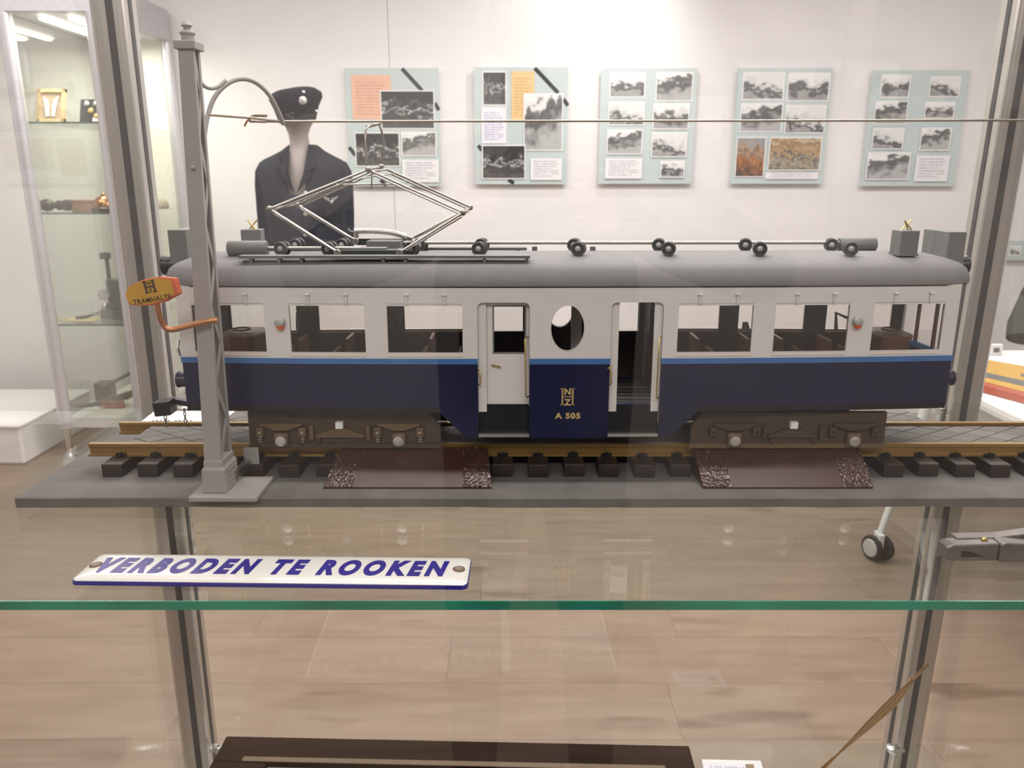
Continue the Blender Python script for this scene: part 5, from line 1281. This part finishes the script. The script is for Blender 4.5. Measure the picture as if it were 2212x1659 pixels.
# label card
c0, c1, c2, c3 = pz(1516, 1641, LZ + .012), pz(1643, 1644, LZ + .012), pz(1665, 1720, LZ + .001), pz(1530, 1716, LZ + .001)
t = thing('label_card', (c0 + c1 + c2 + c3) / 4 - Vector((0, 0, .006)), 'small white label with blue print beside the wooden frame on the lower shelf', 'label')
obj('card', MB().prism([c3, c2, c1, c0], (0, 0, .0008)), PAPER, t)
up = Vector((0, 0, .001))
obj('printed_face', MB().quad(lerp(c3, c2, .08) + up, c2 + up, lerp(c1, c2, .08) + up, lerp(c0, c3, .08) + up), LETTER, t)
pp0, pp1 = lerp(c0, c1, .72) + (c3 - c0) * .12 + up * 1.2, lerp(c0, c1, .86) + (c3 - c0) * .12 + up * 1.2
obj('printed_patch', MB().prism([pp0, pp1, pp1 + (c3 - c0) * .4, pp0 + (c3 - c0) * .4], (0, 0, .0002)), mat('brown_print', (.30, .20, .13), .7), t)
# brown leaflets held in a clear stand
LEAF = mat('aged_brown_paper', (.34, .20, .09), .7, 0, .2, 50, stretch=(1, 1, .3))
LEAF2 = mat('tan_paper_edge', (.50, .32, .15), .7, 0, .15, 50)
yl = 1.02
tip = pt(2008, 1436, yl); low = pt(1770, 1672, yl); mid = pt(1915, 1535, yl)
foot = Vector((low.x - .055, yl, LZ))
t = thing('brown_leaflets', foot, 'fan of thin aged brown leaflets leaning towards the right showcase post', 'leaflets')
for k, (off, reach) in enumerate(((-.0105, .86), (-.0065, .93), (-.002, 1.0), (.0022, .985), (.0066, .93), (.0108, .86))):
    nrm = Vector((-(tip - low).z, 0, (tip - low).x)).normalized()
    prof = []
    P = [foot, low, mid + nrm * off * -.9, lerp(mid, tip, .55 * reach) + nrm * off * -.5, lerp(low, tip, reach)]
    P = smoothpath(P, 4); th = nrm * .0019
    poly = [p - th for p in P] + [p + th for p in P[::-1]]
    obj('leaflet', MB().prism([p + Vector((0, k * .0012, 0)) for p in poly], Vector((.42, .80, -.62)) * .045), LEAF if k % 2 == 0 else LEAF2, t)
sx_ = pt(1862, 1640, .99).x
obj('clear_stand', MB().prism([(sx_ - .010, .985, LZ), (sx_ + .012, .985, LZ), (sx_ + .016, .985, LZ + .10), (sx_ + .004, .985, LZ + .10)], (0, .004, 0)), G_CAB, t)

# ---------------------------------------------------------------- the wall behind the camera and the photographer, seen in the pane's reflection
def refl_board(x, z, w_, h_, label, n):
    y = YB + .02
    t = thing('wall_poster', (x, y, z - h_ / 2), label, 'poster')
    obj('mount_board', MB().b2((x - w_ / 2, YB + .0005, z - h_ / 2), (x + w_ / 2, y, z + h_ / 2)), MGREY, t)
    for k in range(n):
        a = -w_ / 2 + .05 + k * (w_ - .06) / n
        obj('photo_print', MB().quad((x + a + (w_ - .06) / n - .04, y + .001, z - h_ / 2 + .06), (x + a, y + .001, z - h_ / 2 + .06), (x + a, y + .001, z + h_ / 2 - .06), (x + a + (w_ - .06) / n - .04, y + .001, z + h_ / 2 - .06)), P_STREET[k % 3], t)
refl_board(1.25, .55, .75, .6, 'grey photo poster on the wall behind the camera, left of two', 2)
refl_board(2.2, .60, .6, .5, 'grey photo poster on the wall behind the camera, nearer the corner', 2)
# the photographer, seen only in the reflection of the front pane
ph = thing('person', (.045, -.32, FLZ), 'person in dark clothes behind the camera holding up a phone, reflected in the glass', 'person')
DARKC = mat('dark_jersey', (.009, .009, .011), .9, 0, .1, 200, spec=.2)
SKN = mat('skin', (.50, .30, .22), .55, 0, .05)
def skin_body(name, verts, edges, radii, m, parent, root=0):
    me = bpy.data.meshes.new(name); off = Vector((0, 0, S)) - wloc(parent)
    me.from_pydata([tuple(Vector(v) + off) for v in verts], edges, [])
    o = bpy.data.objects.new(name, me); col.objects.link(o); o.parent = parent
    md = o.modifiers.new('skin', 'SKIN'); md.use_smooth_shade = True
    for i, r_ in enumerate(radii): me.skin_vertices[0].data[i].radius = r_ if isinstance(r_, tuple) else (r_, r_)
    me.skin_vertices[0].data[root].use_root = True
    o.modifiers.new('sub', 'SUBSURF').levels = 2; o.modifiers['sub'].render_levels = 2
    me.materials.append(m); return o
X0, Y0 = .045, -.32
def B(x, y, z): return (X0 + x, Y0 + y, z + FLZ)
bv = [B(0, 0, .96), B(0, .0, 1.12), B(0, .0, 1.30), B(0, 0, 1.45), B(0, .01, 1.52), B(0, .02, 1.60),
      B(-.20, 0, 1.42), B(-.43, .07, 1.26), B(-.20, .21, 1.34), B(-.125, .245, 1.39),
      B(.20, 0, 1.42), B(.43, .07, 1.26), B(.19, .21, 1.34), B(.105, .245, 1.39),
      B(-.10, 0, .90), B(-.12, .01, .50), B(-.13, -.02, .10), B(-.14, .12, .04),
      B(.10, 0, .90), B(.12, .01, .50), B(.13, -.02, .10), B(.14, .12, .04)]
be = [(0, 1), (1, 2), (2, 3), (3, 4), (4, 5), (3, 6), (6, 7), (7, 8), (8, 9), (3, 10), (10, 11), (11, 12), (12, 13), (0, 14), (14, 15), (15, 16), (16, 17), (0, 18), (18, 19), (19, 20), (20, 21)]
brr = [(.215, .13), (.20, .125), (.215, .13), (.14, .09), .06, .06, .075, .056, .042, .032, .075, .056, .042, .032, .095, .065, .048, .04, .095, .065, .048, .04]
skin_body('body', bv, be, brr, DARKC, ph)
hd = [ell(X0, Y0 + .025 + o_, FLZ + z_, rx, ry, 24, 2.1) for z_, rx, ry, o_ in ((1.575, .035, .045, .03), (1.60, .055, .075, .012), (1.64, .068, .09, 0), (1.69, .075, .098, 0), (1.74, .073, .096, -.004), (1.785, .056, .075, -.008), (1.81, .02, .03, -.01))]
h_o = obj('head', MB().loft(hd), SKN, ph, smooth=70)
obj('nose', MB().loft([ell(X0, Y0 + .125, FLZ + 1.655, .016, .016, 10), ell(X0, Y0 + .128, FLZ + 1.668, .013, .018, 10), ell(X0, Y0 + .118, FLZ + 1.70, .007, .008, 10)]), SKN, h_o, smooth=60)
for sx in (-1, 1):
    obj('ear', MB().loft([ell(X0 + sx * .078, Y0 + .02, FLZ + z_, .008, r_, 10) for z_, r_ in ((1.65, .006), (1.67, .014), (1.70, .018), (1.715, .008))]), SKN, h_o, smooth=60)
    obj('eye', MB().lathe([(.011, 0), (.008, .004), (.002, .006)], (X0 + sx * .030, Y0 + .115, FLZ + 1.692), (0, 1, 0), 12), BLACK, h_o, smooth=60)
obj('mouth', MB().box((X0, Y0 + .116, FLZ + 1.628), (.044, .006, .007)), mat('lips', (.38, .16, .13), .5), h_o, bevel=.002)
hair = [ell(X0, Y0 + .005, FLZ + z_, rx, ry, 24, 2.1) for z_, rx, ry in ((1.66, .074, .088), (1.72, .083, .098), (1.77, .078, .096), (1.81, .05, .062), (1.825, .02, .025))]
obj('hair', MB().loft(hair), mat('dark_brown_hair', (.03, .02, .015), .7, 0, .2, 200), ph, smooth=60)
# phone and the two hands that hold it; fingers behind the case, thumbs on the screen side
phone = obj('phone', MB().b2((-.052, -.0250, CAMH - .062), (.100, -.0165, CAMH + .014)), BLACK, None, bevel=.003)
tag(phone, 'black phone held level in the reflected photographer\'s hands', 'phone')
for sx in (-1, 1):
    wx = X0 + sx * .105; hc_ = Vector(((.030 + sx * .090), -.050, CAMH - .030))
    palm = MB().loft([ell(hc_.x + sx * o_, hc_.y + dy_, hc_.z + z_, rx, ry, 14, 2.4) for z_, rx, ry, o_, dy_ in ((-.045, .022, .016, .018, -.02), (-.02, .026, .018, .010, -.010), (.012, .026, .016, .004, 0), (.034, .020, .012, 0, .004))])
    hand = obj('hand', palm, SKN, ph, smooth=60)
    for k in range(4):
        z_ = hc_.z + .034 - k * .018; L_ = (.052, .060, .056, .044)[k]
        a_ = Vector((hc_.x + sx * .012, hc_.y + .012, z_)); 
        obj('finger', MB().tube([a_, a_ + Vector((-sx * .004, .030, .002)), a_ + Vector((-sx * (L_ * .45), .0430, .003)), a_ + Vector((-sx * L_, .0425, .002))], [.0085, .0082, .0075, .0058], 10), SKN, hand, smooth=60)
    a_ = Vector((hc_.x - sx * .010, hc_.y + .002, hc_.z - .022))
    obj('thumb', MB().tube([a_, a_ + Vector((-sx * .014, .010, .012)), a_ + Vector((-sx * .030, .014, .022))], [.0105, .0092, .0065], 10), SKN, hand, smooth=60)
